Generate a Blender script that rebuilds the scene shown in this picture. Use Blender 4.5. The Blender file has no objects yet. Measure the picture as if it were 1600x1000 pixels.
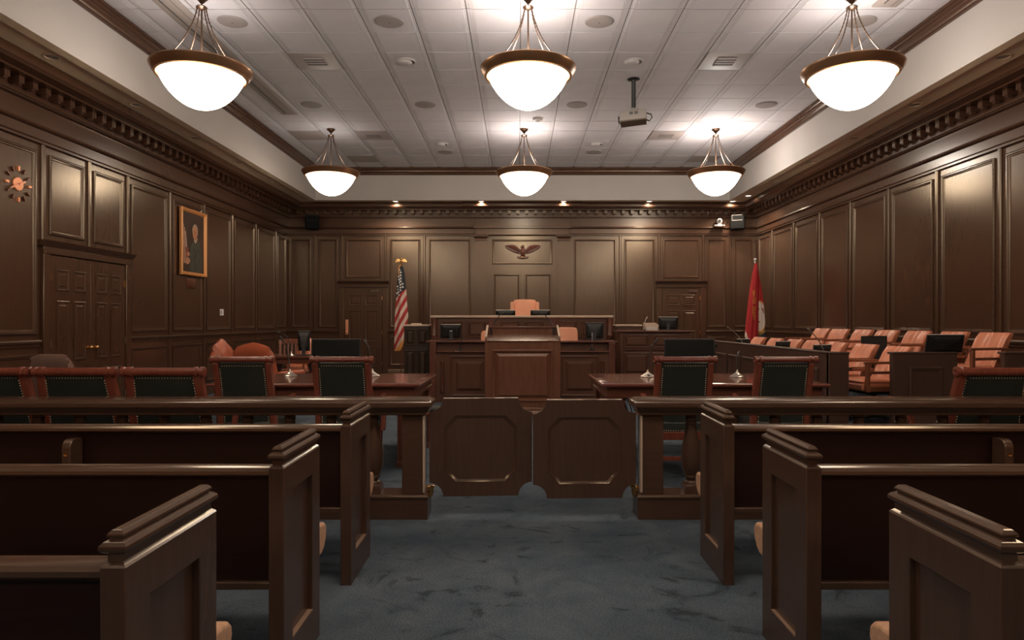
import bpy, bmesh, math, random
from mathutils import Vector, Matrix
R = math.radians
PI = math.pi
S = bpy.context.scene
COL = S.collection
random.seed(7)

# ------------------------------------------------------------------ camera
CX, HC, FP = -0.095, 1.32, 1600 * 24 / 36      # camera x, eye height, focal length in pixels
cam = bpy.data.cameras.new('camera')
cam.lens, cam.sensor_width = 24, 36
cam.shift_x, cam.shift_y = -10 / 1600, 2 / 1600
cam.clip_start = 0.05
camo = bpy.data.objects.new('camera', cam)
camo.location, camo.rotation_euler = (CX, 0, HC), (R(90), 0, 0)
COL.objects.link(camo)
S.camera = camo
# ------------------------------------------------------------------ world, exposure
w = bpy.data.worlds.new('world')
S.world = w
w.use_nodes = True
w.node_tree.nodes['Background'].inputs[0].default_value = (1, 0.9, 0.8, 1)
w.node_tree.nodes['Background'].inputs[1].default_value = 0.0   # a closed room without windows
S.view_settings.view_transform = 'Standard'
S.view_settings.look = 'None'
S.view_settings.gamma = 1
S.view_settings.exposure = 0.0
S.view_settings.use_curve_mapping = False
BOWL = 16.0            # radiance of the lit glass bowls
UP = {'normal': 50.0}   # watts of the bulbs standing in the open bowls
SPOT = 70.0           # watts of a lit recessed downlight


def X(px, d): return (px - 810) * d / FP + CX
def Z(py, d): return HC - (py - 502) * d / FP


# ------------------------------------------------------------------ materials
def nodes(name):
    m = bpy.data.materials.new(name)
    m.use_nodes = True
    nt = m.node_tree
    return m, nt, nt.nodes['Principled BSDF']


def plain(name, col, rough=0.5, metal=0.0, coat=0.0, spec=0.5, emit=None, es=0.0, var=0.0, vs=8.0, bump=0.0, bs=60.0):
    m, nt, b = nodes(name)
    b.inputs['Base Color'].default_value = (*col, 1)
    b.inputs['Roughness'].default_value = rough
    b.inputs['Metallic'].default_value = metal
    b.inputs['Coat Weight'].default_value = coat
    b.inputs['Coat Roughness'].default_value = 0.15
    b.inputs['Specular IOR Level'].default_value = spec
    if emit:
        b.inputs['Emission Color'].default_value = (*emit, 1)
        b.inputs['Emission Strength'].default_value = es
    if var or bump:
        tc = nt.nodes.new('ShaderNodeTexCoord')
        if var:
            n = nt.nodes.new('ShaderNodeTexNoise')
            n.inputs['Scale'].default_value = vs
            n.inputs['Detail'].default_value = 5
            nt.links.new(tc.outputs['Object'], n.inputs['Vector'])
            r = nt.nodes.new('ShaderNodeValToRGB')
            r.color_ramp.elements[0].position, r.color_ramp.elements[1].position = 0.3, 0.7
            r.color_ramp.elements[0].color = (*[c * (1 - var) for c in col], 1)
            r.color_ramp.elements[1].color = (*[min(1, c * (1 + var)) for c in col], 1)
            nt.links.new(n.outputs['Fac'], r.inputs['Fac'])
            nt.links.new(r.outputs['Color'], b.inputs['Base Color'])
        if bump:
            n2 = nt.nodes.new('ShaderNodeTexNoise')
            n2.inputs['Scale'].default_value = bs
            n2.inputs['Detail'].default_value = 4
            nt.links.new(tc.outputs['Object'], n2.inputs['Vector'])
            bp = nt.nodes.new('ShaderNodeBump')
            bp.inputs['Strength'].default_value = bump
            bp.inputs['Distance'].default_value = 0.004
            nt.links.new(n2.outputs['Fac'], bp.inputs['Height'])
            nt.links.new(bp.outputs['Normal'], b.inputs['Normal'])
    return m


def wood(name, c1, c2, rough=0.35, coat=0.0, stretch=(14, 14, 1.2), scale=3.0, bump=0.04, spec=0.5, tint=None):
    m, nt, b = nodes(name)
    tc = nt.nodes.new('ShaderNodeTexCoord')
    mp = nt.nodes.new('ShaderNodeMapping')
    mp.inputs['Scale'].default_value = stretch
    nt.links.new(tc.outputs['Object'], mp.inputs['Vector'])
    n = nt.nodes.new('ShaderNodeTexNoise')
    n.inputs['Scale'].default_value = scale
    n.inputs['Detail'].default_value = 6
    n.inputs['Distortion'].default_value = 0.6
    nt.links.new(mp.outputs['Vector'], n.inputs['Vector'])
    n2 = nt.nodes.new('ShaderNodeTexNoise')
    n2.inputs['Scale'].default_value = 1.3
    n2.inputs['Detail'].default_value = 3
    nt.links.new(tc.outputs['Object'], n2.inputs['Vector'])
    mx = nt.nodes.new('ShaderNodeMath')
    mx.operation = 'MULTIPLY_ADD'
    mx.inputs[1].default_value = 0.55
    nt.links.new(n.outputs['Fac'], mx.inputs[0])
    m2 = nt.nodes.new('ShaderNodeMath')
    m2.operation = 'MULTIPLY'
    m2.inputs[1].default_value = 0.45
    nt.links.new(n2.outputs['Fac'], m2.inputs[0])
    nt.links.new(m2.outputs[0], mx.inputs[2])
    r = nt.nodes.new('ShaderNodeValToRGB')
    r.color_ramp.elements[0].position, r.color_ramp.elements[1].position = 0.35, 0.68
    r.color_ramp.elements[0].color, r.color_ramp.elements[1].color = (*c1, 1), (*c2, 1)
    nt.links.new(mx.outputs[0], r.inputs['Fac'])
    nt.links.new(r.outputs['Color'], b.inputs['Base Color'])
    b.inputs['Roughness'].default_value = rough
    b.inputs['Coat Weight'].default_value = coat
    b.inputs['Coat Roughness'].default_value = 0.12
    b.inputs['Specular IOR Level'].default_value = spec
    if tint: b.inputs['Specular Tint'].default_value = (*tint, 1)
    if bump:
        bp = nt.nodes.new('ShaderNodeBump')
        bp.inputs['Strength'].default_value = bump
        bp.inputs['Distance'].default_value = 0.003
        nt.links.new(n.outputs['Fac'], bp.inputs['Height'])
        nt.links.new(bp.outputs['Normal'], b.inputs['Normal'])
    return m


MT = {}
MT['wall'] = wood('painted brown panelling', (0.066, 0.0305, 0.0185), (0.084, 0.040, 0.0245), 0.235, 0.0, spec=1.0, bump=0.015, tint=(1, .85, .64))
MT['wallx'] = wood('painted brown moulding', (0.066, 0.0305, 0.0185), (0.084, 0.040, 0.0245), 0.24, 0.0, (1.2, 14, 14), spec=0.7, bump=0.015, tint=(1, .85, .66))
MT['bead'] = plain('bead moulding', (0.10, 0.06, 0.042), 0.28)
MT['pew'] = wood('dark pew wood', (0.070, 0.038, 0.026), (0.092, 0.050, 0.034), 0.24, 0.0, spec=0.5)
MT['pewx'] = wood('dark pew rail wood', (0.070, 0.038, 0.026), (0.092, 0.050, 0.034), 0.18, 0.0, (1.2, 14, 14), spec=0.95, bump=0.006, tint=(1, .84, .64))
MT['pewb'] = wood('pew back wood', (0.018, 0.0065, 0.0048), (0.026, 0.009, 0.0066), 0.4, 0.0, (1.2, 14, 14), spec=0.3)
MT['bar'] = wood('bar rail wood', (0.070, 0.038, 0.026), (0.092, 0.050, 0.034), 0.2, 0.0, (1.2, 14, 14), spec=0.6, bump=0.006, tint=(1, .84, .66))
MT['mahog'] = wood('mahogany', (0.105, 0.035, 0.022), (0.16, 0.058, 0.036), 0.28, 0.15)
MT['mahogx'] = wood('mahogany lengthwise', (0.105, 0.035, 0.022), (0.16, 0.058, 0.036), 0.25, 0.15, (1.2, 14, 14))
MT['table'] = wood('polished table top', (0.15, 0.042, 0.028), (0.21, 0.065, 0.042), 0.13, 0.5, (1.2, 14, 14))
MT['chairwood'] = wood('red mahogany chair wood', (0.18, 0.045, 0.028), (0.25, 0.07, 0.042), 0.25, 0.3)
MT['bench'] = wood('bench mahogany', (0.10, 0.043, 0.025), (0.14, 0.062, 0.038), 0.28, 0.15)
MT['lect'] = wood('lectern wood', (0.13, 0.05, 0.028), (0.185, 0.078, 0.044), 0.27, 0.15)
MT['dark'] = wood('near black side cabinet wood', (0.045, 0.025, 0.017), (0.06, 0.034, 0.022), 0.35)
MT['jurywood'] = wood('jury chair wood', (0.22, 0.07, 0.035), (0.31, 0.11, 0.055), 0.3, 0.1)
MT['box'] = wood('jury box wood', (0.075, 0.04, 0.029), (0.098, 0.053, 0.038), 0.36, spec=0.4)
MT['cream'] = plain('cream worktop edge', (0.62, 0.47, 0.36), 0.35)
MT['fascia'] = plain('beige painted fascia', (0.46, 0.42, 0.385), 0.7, var=0.03, vs=1.5)
MT['soffit'] = plain('tan soffit', (0.86, 0.72, 0.55), 0.55, var=0.04, vs=2)
MT['tile'] = plain('white ceiling tile', (0.60, 0.59, 0.605), 0.75, var=0.03, vs=3, bump=0.08, bs=300)
MT['grid'] = plain('ceiling grid', (0.20, 0.18, 0.17), 0.6)
MT['greytile'] = plain('grey return air panel', (0.34, 0.30, 0.27), 0.6)
MT['vent'] = plain('grey vent metal', (0.36, 0.32, 0.30), 0.5)
MT['ventdark'] = plain('vent shadow slot', (0.12, 0.11, 0.10), 0.7)
MT['grille'] = plain('speaker grille', (0.33, 0.30, 0.28), 0.7, bump=0.5, bs=500)
MT['trimwhite'] = plain('white fixture trim', (0.6, 0.57, 0.55), 0.5)
MT['bronze'] = plain('antique bronze', (0.13, 0.075, 0.046), 0.36, 0.6)
MT['rim'] = plain('bronze lamp rim', (0.42, 0.24, 0.13), 0.3, 0.8)
MT['brass'] = plain('polished brass', (0.72, 0.42, 0.16), 0.22, 1.0)
MT['copper'] = plain('copper clock metal', (0.95, 0.42, 0.24), 0.4, 0.55)
MT['chrome'] = plain('brushed chrome', (0.55, 0.5, 0.45), 0.3, 1.0)
MT['black'] = plain('black plastic', (0.012, 0.012, 0.012), 0.4)
MT['cabblack'] = plain('matt black speaker cloth', (0.006, 0.006, 0.006), 0.8, spec=0.2)
MT['screen'] = plain('dark monitor screen', (0.008, 0.009, 0.009), 0.25)
MT['greyblack'] = plain('dark grey plastic', (0.03, 0.032, 0.034), 0.4)
MT['green'] = plain('dark green leather', (0.028, 0.032, 0.027), 0.42, var=0.15, vs=4, bump=0.12, bs=220)
MT['orange'] = plain('orange leather', (0.62, 0.225, 0.13), 0.3, var=0.12, vs=5, bump=0.12, bs=160)
MT['rust'] = plain('rust leather', (0.44, 0.105, 0.05), 0.33, var=0.12, vs=5, bump=0.1, bs=160)
MT['peach'] = plain('peach leather', (0.78, 0.36, 0.22), 0.5, var=0.06, vs=4, bump=0.08, bs=160)
MT['brownleather'] = plain('brown leather', (0.21, 0.125, 0.10), 0.22, var=0.12, vs=5)
MT['cushion'] = plain('tan fabric', (0.56, 0.33, 0.21), 0.9, var=0.12, vs=60, bump=0.25, bs=400)
MT['nail'] = plain('brass nail heads', (0.85, 0.68, 0.5), 0.35, 0.25)
MT['gold'] = plain('gilt frame', (0.72, 0.33, 0.12), 0.38, 0.35)
MT['eagle'] = wood('carved eagle wood', (0.12, 0.035, 0.02), (0.18, 0.06, 0.035), 0.35)
MT['white'] = plain('white plastic', (0.75, 0.72, 0.68), 0.5)
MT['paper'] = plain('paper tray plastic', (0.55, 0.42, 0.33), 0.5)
MT['projector'] = plain('projector casing', (0.36, 0.32, 0.28), 0.5)
MT['projdark'] = plain('projector underside', (0.16, 0.115, 0.075), 0.6)
MT['plaque'] = plain('copper plaque', (0.16, 0.06, 0.035), 0.35, 0.4)
MT['bowl'] = plain('lit frosted glass', (0.8, 0.8, 0.8), 0.4, emit=(1.0, 0.805, 0.59), es=BOWL)
MT['lens'] = plain('lit downlight lens', (0.8, 0.8, 0.8), 0.4, emit=(1.0, 0.86, 0.7), es=4.0)
MT['ledge'] = plain('dusty pale ledge wood', (0.26, 0.16, 0.11), 0.5, var=0.15, vs=20)
MT['rearwall'] = plain('brown rear wall', (0.09, 0.054, 0.037), 0.5, var=0.1)


def carpet_material():
    m, nt, b = nodes('dark blue carpet')
    tc = nt.nodes.new('ShaderNodeTexCoord')
    def noise(s, d, dist=0.0, rough=0.5):
        n = nt.nodes.new('ShaderNodeTexNoise')
        n.inputs['Scale'].default_value, n.inputs['Detail'].default_value = s, d
        n.inputs['Distortion'].default_value = dist
        n.inputs['Roughness'].default_value = rough
        nt.links.new(tc.outputs['Object'], n.inputs['Vector'])
        return n
    a, c, f = noise(1.1, 4, 0.5), noise(3.5, 6, 1.2, 0.62), noise(130, 3)
    r = nt.nodes.new('ShaderNodeValToRGB')
    r.color_ramp.elements[0].position, r.color_ramp.elements[1].position = 0.33, 0.66
    r.color_ramp.elements[0].color = (0.058, 0.080, 0.110, 1)
    r.color_ramp.elements[1].color = (0.118, 0.146, 0.176, 1)
    mix = nt.nodes.new('ShaderNodeMath')
    mix.operation = 'MULTIPLY_ADD'
    mix.inputs[1].default_value = 0.5
    nt.links.new(a.outputs['Fac'], mix.inputs[0])
    h = nt.nodes.new('ShaderNodeMath')
    h.operation = 'MULTIPLY'
    h.inputs[1].default_value = 0.5
    nt.links.new(c.outputs['Fac'], h.inputs[0])
    nt.links.new(h.outputs[0], mix.inputs[2])
    nt.links.new(mix.outputs[0], r.inputs['Fac'])
    # darker worn scuffs
    s = noise(2.3, 7, 2.2, 0.7)
    rs = nt.nodes.new('ShaderNodeValToRGB')
    rs.color_ramp.elements[0].position, rs.color_ramp.elements[1].position = 0.35, 0.44
    rs.color_ramp.elements[0].color, rs.color_ramp.elements[1].color = (0.5, 0.5, 0.5, 1), (1, 1, 1, 1)
    nt.links.new(s.outputs['Fac'], rs.inputs['Fac'])
    mm = nt.nodes.new('ShaderNodeMix')
    mm.data_type, mm.blend_type = 'RGBA', 'MULTIPLY'
    mm.inputs[0].default_value = 1.0
    nt.links.new(r.outputs['Color'], mm.inputs[6])
    nt.links.new(rs.outputs['Color'], mm.inputs[7])
    rf = nt.nodes.new('ShaderNodeValToRGB')
    rf.color_ramp.elements[0].position, rf.color_ramp.elements[1].position = 0.3, 0.7
    rf.color_ramp.elements[0].color, rf.color_ramp.elements[1].color = (0.6, 0.6, 0.6, 1), (1.35, 1.35, 1.35, 1)
    nt.links.new(f.outputs['Fac'], rf.inputs['Fac'])
    m3 = nt.nodes.new('ShaderNodeMix')
    m3.data_type, m3.blend_type = 'RGBA', 'MULTIPLY'
    m3.inputs[0].default_value = 1.0
    nt.links.new(mm.outputs[2], m3.inputs[6])
    nt.links.new(rf.outputs['Color'], m3.inputs[7])
    nt.links.new(m3.outputs[2], b.inputs['Base Color'])
    b.inputs['Roughness'].default_value = 0.95
    b.inputs['Specular IOR Level'].default_value = 0.1
    bp = nt.nodes.new('ShaderNodeBump')
    bp.inputs['Strength'].default_value = 0.5
    bp.inputs['Distance'].default_value = 0.006
    nt.links.new(f.outputs['Fac'], bp.inputs['Height'])
    nt.links.new(bp.outputs['Normal'], b.inputs['Normal'])
    return m


def worn_material():
    m, nt, b = nodes('scuffed pale edge')
    tc = nt.nodes.new('ShaderNodeTexCoord')
    n = nt.nodes.new('ShaderNodeTexNoise')
    n.inputs['Scale'].default_value, n.inputs['Detail'].default_value = 9, 5
    nt.links.new(tc.outputs['Object'], n.inputs['Vector'])
    r = nt.nodes.new('ShaderNodeValToRGB')
    r.color_ramp.elements[0].position, r.color_ramp.elements[1].position = 0.42, 0.56
    r.color_ramp.elements[0].color, r.color_ramp.elements[1].color = (.16, .10, .075, 1), (.62, .5, .43, 1)
    nt.links.new(n.outputs['Fac'], r.inputs['Fac'])
    nt.links.new(r.outputs['Color'], b.inputs['Base Color'])
    b.inputs['Roughness'].default_value = .5
    return m


MT['worn'] = worn_material()
MT['carpet'] = carpet_material()


# ------------------------------------------------------------------ mesh building
class MB:
    def __init__(s):
        s.v, s.f, s.m, s.mi = [], [], [], 0

    def add(s, vs, fs):
        o = len(s.v)
        s.v += [tuple(p) for p in vs]
        s.f += [[i + o for i in f] for f in fs]
        s.m += [s.mi] * len(fs)
        return s

    def box(s, x0, x1, y0, y1, z0, z1):
        return s.add([(x0, y0, z0), (x1, y0, z0), (x1, y1, z0), (x0, y1, z0), (x0, y0, z1), (x1, y0, z1), (x1, y1, z1), (x0, y1, z1)],
                     [(0, 3, 2, 1), (4, 5, 6, 7), (0, 1, 5, 4), (1, 2, 6, 5), (2, 3, 7, 6), (3, 0, 4, 7)])

    def loft(s, secs, closed=False):
        n = len(secs[0])
        vs = [p for sec in secs for p in sec]
        fs = []
        k = len(secs)
        for i in range(k if closed else k - 1):
            a, b = i * n, ((i + 1) % k) * n
            for j in range(n):
                fs.append((a + j, a + (j + 1) % n, b + (j + 1) % n, b + j))
        if not closed:
            fs += [tuple(range(n))[::-1], tuple((k - 1) * n + j for j in range(n))]
        return s.add(vs, fs)

    def stack(s, x0, x1, y0, y1, rings):
        return s.loft([[(x0 - e, y0 - e, z), (x1 + e, y0 - e, z), (x1 + e, y1 + e, z), (x0 - e, y1 + e, z)] for e, z in rings])

    def lathe(s, prof, c=(0, 0, 0), n=20, axis='z', cap=True):
        secs = []
        for r, h in prof:
            ring = []
            for k in range(n):
                a = 2 * PI * k / n
                p, q = r * math.cos(a), r * math.sin(a)
                if axis == 'z': ring.append((c[0] + p, c[1] + q, c[2] + h))
                elif axis == 'x': ring.append((c[0] + h, c[1] + p, c[2] + q))
                else: ring.append((c[0] + p, c[1] + h, c[2] + q))
            secs.append(ring)
        if cap:
            return s.loft(secs)
        o = len(prof)
        fs = [(i * n + j, i * n + (j + 1) % n, (i + 1) * n + (j + 1) % n, (i + 1) * n + j) for i in range(o - 1) for j in range(n)]
        return s.add([p for q in secs for p in q], fs)

    def tube(s, pts, r, n=8):
        pts = [Vector(p) for p in pts]
        rr = r if isinstance(r, (list, tuple)) else [r] * len(pts)
        secs = []
        up = None
        for i, p in enumerate(pts):
            t = (pts[min(i + 1, len(pts) - 1)] - pts[max(i - 1, 0)]).normalized()
            if up is None:
                up = Vector((0, 0, 1)) if abs(t.z) < 0.9 else Vector((1, 0, 0))
            a = t.cross(up).normalized()
            b = a.cross(t).normalized()
            up = b
            secs.append([tuple(p + (a * math.cos(2 * PI * k / n) + b * math.sin(2 * PI * k / n)) * rr[i]) for k in range(n)])
        return s.loft(secs)

    def ext(s, poly, a0, a1, axis='y'):
        def mk(p, a):
            return (p[0], a, p[1]) if axis == 'y' else ((a, p[0], p[1]) if axis == 'x' else (p[0], p[1], a))
        n = len(poly)
        vs = [mk(p, a0) for p in poly] + [mk(p, a1) for p in poly]
        fs = [tuple(range(n)), tuple(range(2 * n - 1, n - 1, -1))] + [(i, n + i, n + (i + 1) % n, (i + 1) % n) for i in range(n)]
        return s.add(vs, fs)

    def panel(s, w, h, rings, cx=0, cz=0, y=0):
        """a mouldings-and-field panel facing -y; rings are (inset, height above the ground)"""
        vs = []
        for i, o in rings:
            a, b = w / 2 - i, h / 2 - i
            vs += [(cx - a, y - o, cz - b), (cx + a, y - o, cz - b), (cx + a, y - o, cz + b), (cx - a, y - o, cz + b)]
        fs = []
        for k in range(len(rings) - 1):
            for j in range(4):
                fs.append((k * 4 + j, k * 4 + (j + 1) % 4, k * 4 + 4 + (j + 1) % 4, k * 4 + 4 + j))
        k = (len(rings) - 1) * 4
        fs.append((k, k + 1, k + 2, k + 3))
        return s.add(vs, fs)

    def ell(s, c, r, n=12, m=8):
        prof = [(math.sin(PI * i / m), -math.cos(PI * i / m)) for i in range(m + 1)]
        prof[0], prof[-1] = (0.02, -1), (0.02, 1)
        o = len(s.v)
        s.lathe(prof, (0, 0, 0), n)
        for i in range(o, len(s.v)):
            p = s.v[i]
            s.v[i] = (c[0] + p[0] * r[0], c[1] + p[1] * r[1], c[2] + p[2] * r[2])
        return s

    def octa(s, c, r):
        x, y, z = c
        return s.add([(x + r, y, z), (x - r, y, z), (x, y + r, z), (x, y - r, z), (x, y, z + r), (x, y, z - r)],
                     [(0, 2, 4), (2, 1, 4), (1, 3, 4), (3, 0, 4), (2, 0, 5), (1, 2, 5), (3, 1, 5), (0, 3, 5)])

    def xf(s, mat, start=0):
        for i in range(start, len(s.v)):
            s.v[i] = tuple(mat @ Vector(s.v[i]))
        return s

    def mesh(s, name, mats, smooth=35):
        me = bpy.data.meshes.new(name)
        me.from_pydata(s.v, [], s.f)
        for m in (mats if isinstance(mats, list) else [mats]):
            me.materials.append(MT[m] if isinstance(m, str) else m)
        bm = bmesh.new()
        bm.from_mesh(me)
        for i, f in enumerate(bm.faces):
            f.material_index = s.m[i]
            f.smooth = bool(smooth)
        bmesh.ops.recalc_face_normals(bm, faces=bm.faces)
        bm.to_mesh(me)
        bm.free()
        if smooth:
            me.set_sharp_from_angle(angle=R(smooth))
        me.update()
        return me

    def build(s, name, mats, parent=None, loc=(0, 0, 0), rz=0.0, bevel=0, smooth=35, seg=2):
        return link(name, s.mesh(name, mats, smooth), parent, loc, rz, bevel, seg)


def link(name, me, parent=None, loc=(0, 0, 0), rz=0.0, bevel=0, seg=2):
    o = bpy.data.objects.new(name, me)
    COL.objects.link(o)
    o.parent = parent
    o.location = loc
    o.rotation_euler = rz if isinstance(rz, tuple) else (0, 0, rz)
    if bevel:
        b = o.modifiers.new('bevel', 'BEVEL')
        b.width, b.segments, b.limit_method, b.angle_limit = bevel, seg, 'ANGLE', R(40)
        b.harden_normals = False
    return o


def tag(o, label, cat, group=None):
    o['label'], o['category'] = label, cat
    if group: o['group'] = group
    return o


def thing(name, label, cat, loc=(0, 0, 0), rz=0.0, group=None):
    o = bpy.data.objects.new(name, None)
    COL.objects.link(o)
    o.empty_display_size = 0.1
    o.location = loc
    o.rotation_euler = (0, 0, rz)
    return tag(o, label, cat, group)


def struct(o):
    o['kind'] = 'structure'
    return o


def sempty(name, loc=(0, 0, 0), rz=0.0):
    o = bpy.data.objects.new(name, None)
    COL.objects.link(o)
    o.location, o.rotation_euler = loc, (0, 0, rz)
    return struct(o)


def copy_tree(root, loc, rz, label):
    def cp(o, par):
        c = o.copy()
        COL.objects.link(c)
        c.parent = par
        for ch in o.children: cp(ch, c)
        return c
    r = cp(root, None)
    r.location, r.rotation_euler = loc, (0, 0, rz)
    r['label'] = label
    return r


def holed(outer, holes, t, bevel=0.0):
    """2-D outline with holes, extruded to thickness t: a mesh in the XZ plane, y from -t/2 to t/2"""
    cu = bpy.data.curves.new('outline', 'CURVE')
    cu.dimensions, cu.fill_mode, cu.extrude = '2D', 'BOTH', t / 2
    for poly in [outer] + holes:
        sp = cu.splines.new('POLY')
        sp.points.add(len(poly) - 1)
        for i, (a, b) in enumerate(poly): sp.points[i].co = (a, b, 0, 1)
        sp.use_cyclic_u = True
    tmp = bpy.data.objects.new('outline', cu)
    me = bpy.data.meshes.new_from_object(tmp)
    bpy.data.objects.remove(tmp)
    me.transform(Matrix.Rotation(R(90), 4, 'X'))
    bm = bmesh.new()
    bm.from_mesh(me)
    bmesh.ops.remove_doubles(bm, verts=bm.verts, dist=0.0004)
    bmesh.ops.recalc_face_normals(bm, faces=bm.faces)
    for f in bm.faces: f.smooth = True
    bm.to_mesh(me)
    bm.free()
    me.set_sharp_from_angle(angle=R(30))
    return me


def rect(x0, x1, z0, z1): return [(x0, z0), (x1, z0), (x1, z1), (x0, z1)]


def lettering(name, text, size, mat, parent, loc, rot, depth=0.001):
    cu = bpy.data.curves.new(name, 'FONT')
    cu.body, cu.size, cu.extrude = text, size, depth
    cu.align_x, cu.align_y = 'CENTER', 'CENTER'
    tmp = bpy.data.objects.new(name, cu)
    me = bpy.data.meshes.new_from_object(tmp)
    bpy.data.objects.remove(tmp)
    me.materials.clear()
    me.materials.append(MT[mat])
    return link(name, me, parent, loc, rot)


# ================================================================== THE ROOM
WX, YB, YR = 5.72, 16.55, -5.3        # half width, back wall, rear wall
ZS, ZC = 4.077, 4.81                  # underside of the fascia, ceiling tiles
struct(MB().box(-WX - .2, WX + .2, YR - .2, YB + .2, -0.12, 0).build('floor', 'carpet', smooth=0))
wl = struct(MB().box(-WX - .15, -WX, YR, YB + .15, 0, 4.2).build('wall_left', 'wall', smooth=0))
wr = struct(MB().box(WX, WX + .15, YR, YB + .15, 0, 4.2).build('wall_right', 'wall', smooth=0))
wb = struct(MB().box(-WX, WX, YB, YB + .15, 0, 4.2).build('wall_back', 'wall', smooth=0))
struct(MB().box(-WX, WX, YR - .15, YR, 0, 4.9).build('wall_rear', 'rearwall', smooth=0))

SIDE = {'L': (lambda u: (-WX, u), R(90)), 'R': (lambda u: (WX, u), R(-90)), 'B': (lambda u: (u, YB), 0.0)}
PR = [(0, 0), (0, .016), (.010, .026), (.024, .027), (.032, .016), (.044, .013), (.052, .003)]
PCACHE = {}
WALLS = {'L': wl, 'R': wr, 'B': wb}


def wall_panel(side, u0, u1, z0, z1, beads=False, parent=None, rings=PR, off=0.0, mat='wall', name='panel'):
    wd, ht = round(u1 - u0, 3), round(z1 - z0, 3)
    key = (wd, ht, mat, id(rings))
    if key not in PCACHE: PCACHE[key] = MB().panel(wd, ht, rings).mesh('panel', mat, 25)
    fn, rz = SIDE[side]
    x, y = fn((u0 + u1) / 2)
    dx, dy = {'L': (off, 0), 'R': (-off, 0), 'B': (0, -off)}[side]
    o = link(name, PCACHE[key], parent or WALLS[side], (x + dx, y + dy, (z0 + z1) / 2), rz)
    if beads:
        k2 = (wd, ht, 'bead')
        if k2 not in PCACHE:
            b = MB()
            a, c = wd / 2 - .006, ht / 2 - .006
            n = int(2 * a / .027)
            for i in range(n + 1):
                for sz in (-1, 1): b.octa((-a + 2 * a * i / n, -.024, sz * c), .0095)
            n = int(2 * c / .027)
            for i in range(1, n):
                for sx in (-1, 1): b.octa((sx * a, -.024, -c + 2 * c * i / n), .0095)
            PCACHE[k2] = b.mesh('bead_moulding', 'bead', 0)
        q = link('bead_moulding', PCACHE[k2], o)
        q['kind'] = 'stuff'
    return o


STILE = MB().ext([(-.028, 0), (-.028, .02), (-.016, .034), (.016, .034), (.028, .02), (.028, 0)], 1.10, 3.41, 'z').xf(Matrix.Scale(-1, 4, (0, 1, 0))).mesh('stile', 'wall', 25)


def stile(side, u):
    fn, rz = SIDE[side]
    x, y = fn(u)
    link('stile', STILE, WALLS[side], (x, y, 0), rz)
    link('stile', STILE_LOW, WALLS[side], (x, y, 0), rz)


STILE_LOW = MB().box(-.05, .05, -.014, 0, 0.15, 1.02).mesh('stile', 'wall', 0)
ZP0, ZP1, ZL0, ZL1 = 1.17, 3.31, 0.24, 0.94
ysL = [16.55, 15.8, 14.6, 13.4, 12.2, 11.0, 9.8, 8.05, 6.85, 5.65, 4.45, 3.25, 2.05, 0.85, -0.35, -1.55, -2.75]
ysR = [16.55, 15.6, 14.38, 13.15, 11.93, 10.7, 9.46, 8.22, 7.0, 5.78, 4.56, 3.34, 2.12, 0.9, -0.32, -1.54, -2.76]
for side, ys in (('L', ysL), ('R', ysR)):
    for i in range(len(ys) - 1):
        a, b = ys[i + 1], ys[i]
        near = b > 7 and b < 16
        if i: stile(side, b)
        if side == 'L' and a == 8.05:
            m = (a + b) / 2
            stile('L', m) if False else link('stile', MB().ext([(-.028, 0), (-.028, .02), (-.016, .034), (.016, .034), (.028, .02), (.028, 0)], 2.28, 3.41, 'z').xf(Matrix.Scale(-1, 4, (0, 1, 0))).mesh('stile', 'wall', 25), wl, (-WX, m, 0), R(90))
            wall_panel('L', a + .12, m - .1, 2.36, ZP1, True)
            wall_panel('L', m + .1, b - .12, 2.36, ZP1, True)
            continue
        wall_panel(side, a + .1, b - .1, ZP0, ZP1, near)
        wall_panel(side, a + .1, b - .1, ZL0, ZL1)
# back wall
XS = [5.68, 5.03, 4.38, 3.31, 2.37, 1.15]
for sg in (-1, 1):
    for i in range(5):
        o_, i_ = XS[i], XS[i + 1]
        u0, u1 = sorted((sg * o_, sg * i_))
        if i: stile('B', sg * o_)
        if i == 2:
            wall_panel('B', u0 + .1, u1 - .1, 2.37, ZP1)
            continue
        wall_panel('B', u0 + .1, u1 - .1, ZP0, ZP1)
        wall_panel('B', u0 + .1, u1 - .1, ZL0, ZL1)
    # fluted pilaster beside the centre bay
    x0, x1 = sorted((sg * .853, sg * 1.148))
    p = MB().box(x0, x1, YB - .06, YB, 0, 3.40).build('pilaster', 'wall', wb, smooth=0)
    MB().stack(x0, x1, YB - .06, YB - .001, [(0, 3.26), (.012, 3.27), (.012, 3.29), (.004, 3.30), (.004, 3.33), (.025, 3.36), (.042, 3.37), (.042, 3.398)]).build('capital', 'wallx', p)
wall_panel('B', -.73, .73, 2.70, 3.305)
for a, b in ((-.70, -.06), (.06, .70)): wall_panel('B', a, b, .62, 2.47)

# chair rails and baseboards
CR = [(0, 1.02), (.018, 1.02), (.022, 1.05), (.04, 1.062), (.046, 1.085), (.036, 1.10), (0, 1.10)]
BB = [(0, 0), (.03, 0), (.03, .13), (.018, .155), (0, .16)]


def along(side, prof, a, b, mitre=False):
    """prism of the profile (distance from wall, z) along a wall"""
    m = MB()
    def pt(t, u, z): return (-WX + u, t, z) if side == 'L' else ((WX - u, t, z) if side == 'R' else (t, YB - u, z))
    n = len(prof)
    vs = [pt(a, u, z) for u, z in prof] + [pt(b, u, z) for u, z in prof]
    m.add(vs, [(i, i + 1, n + i + 1, n + i) for i in range(n - 1)] + [tuple(range(n)), tuple(range(n, 2 * n))])
    return m


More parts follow.
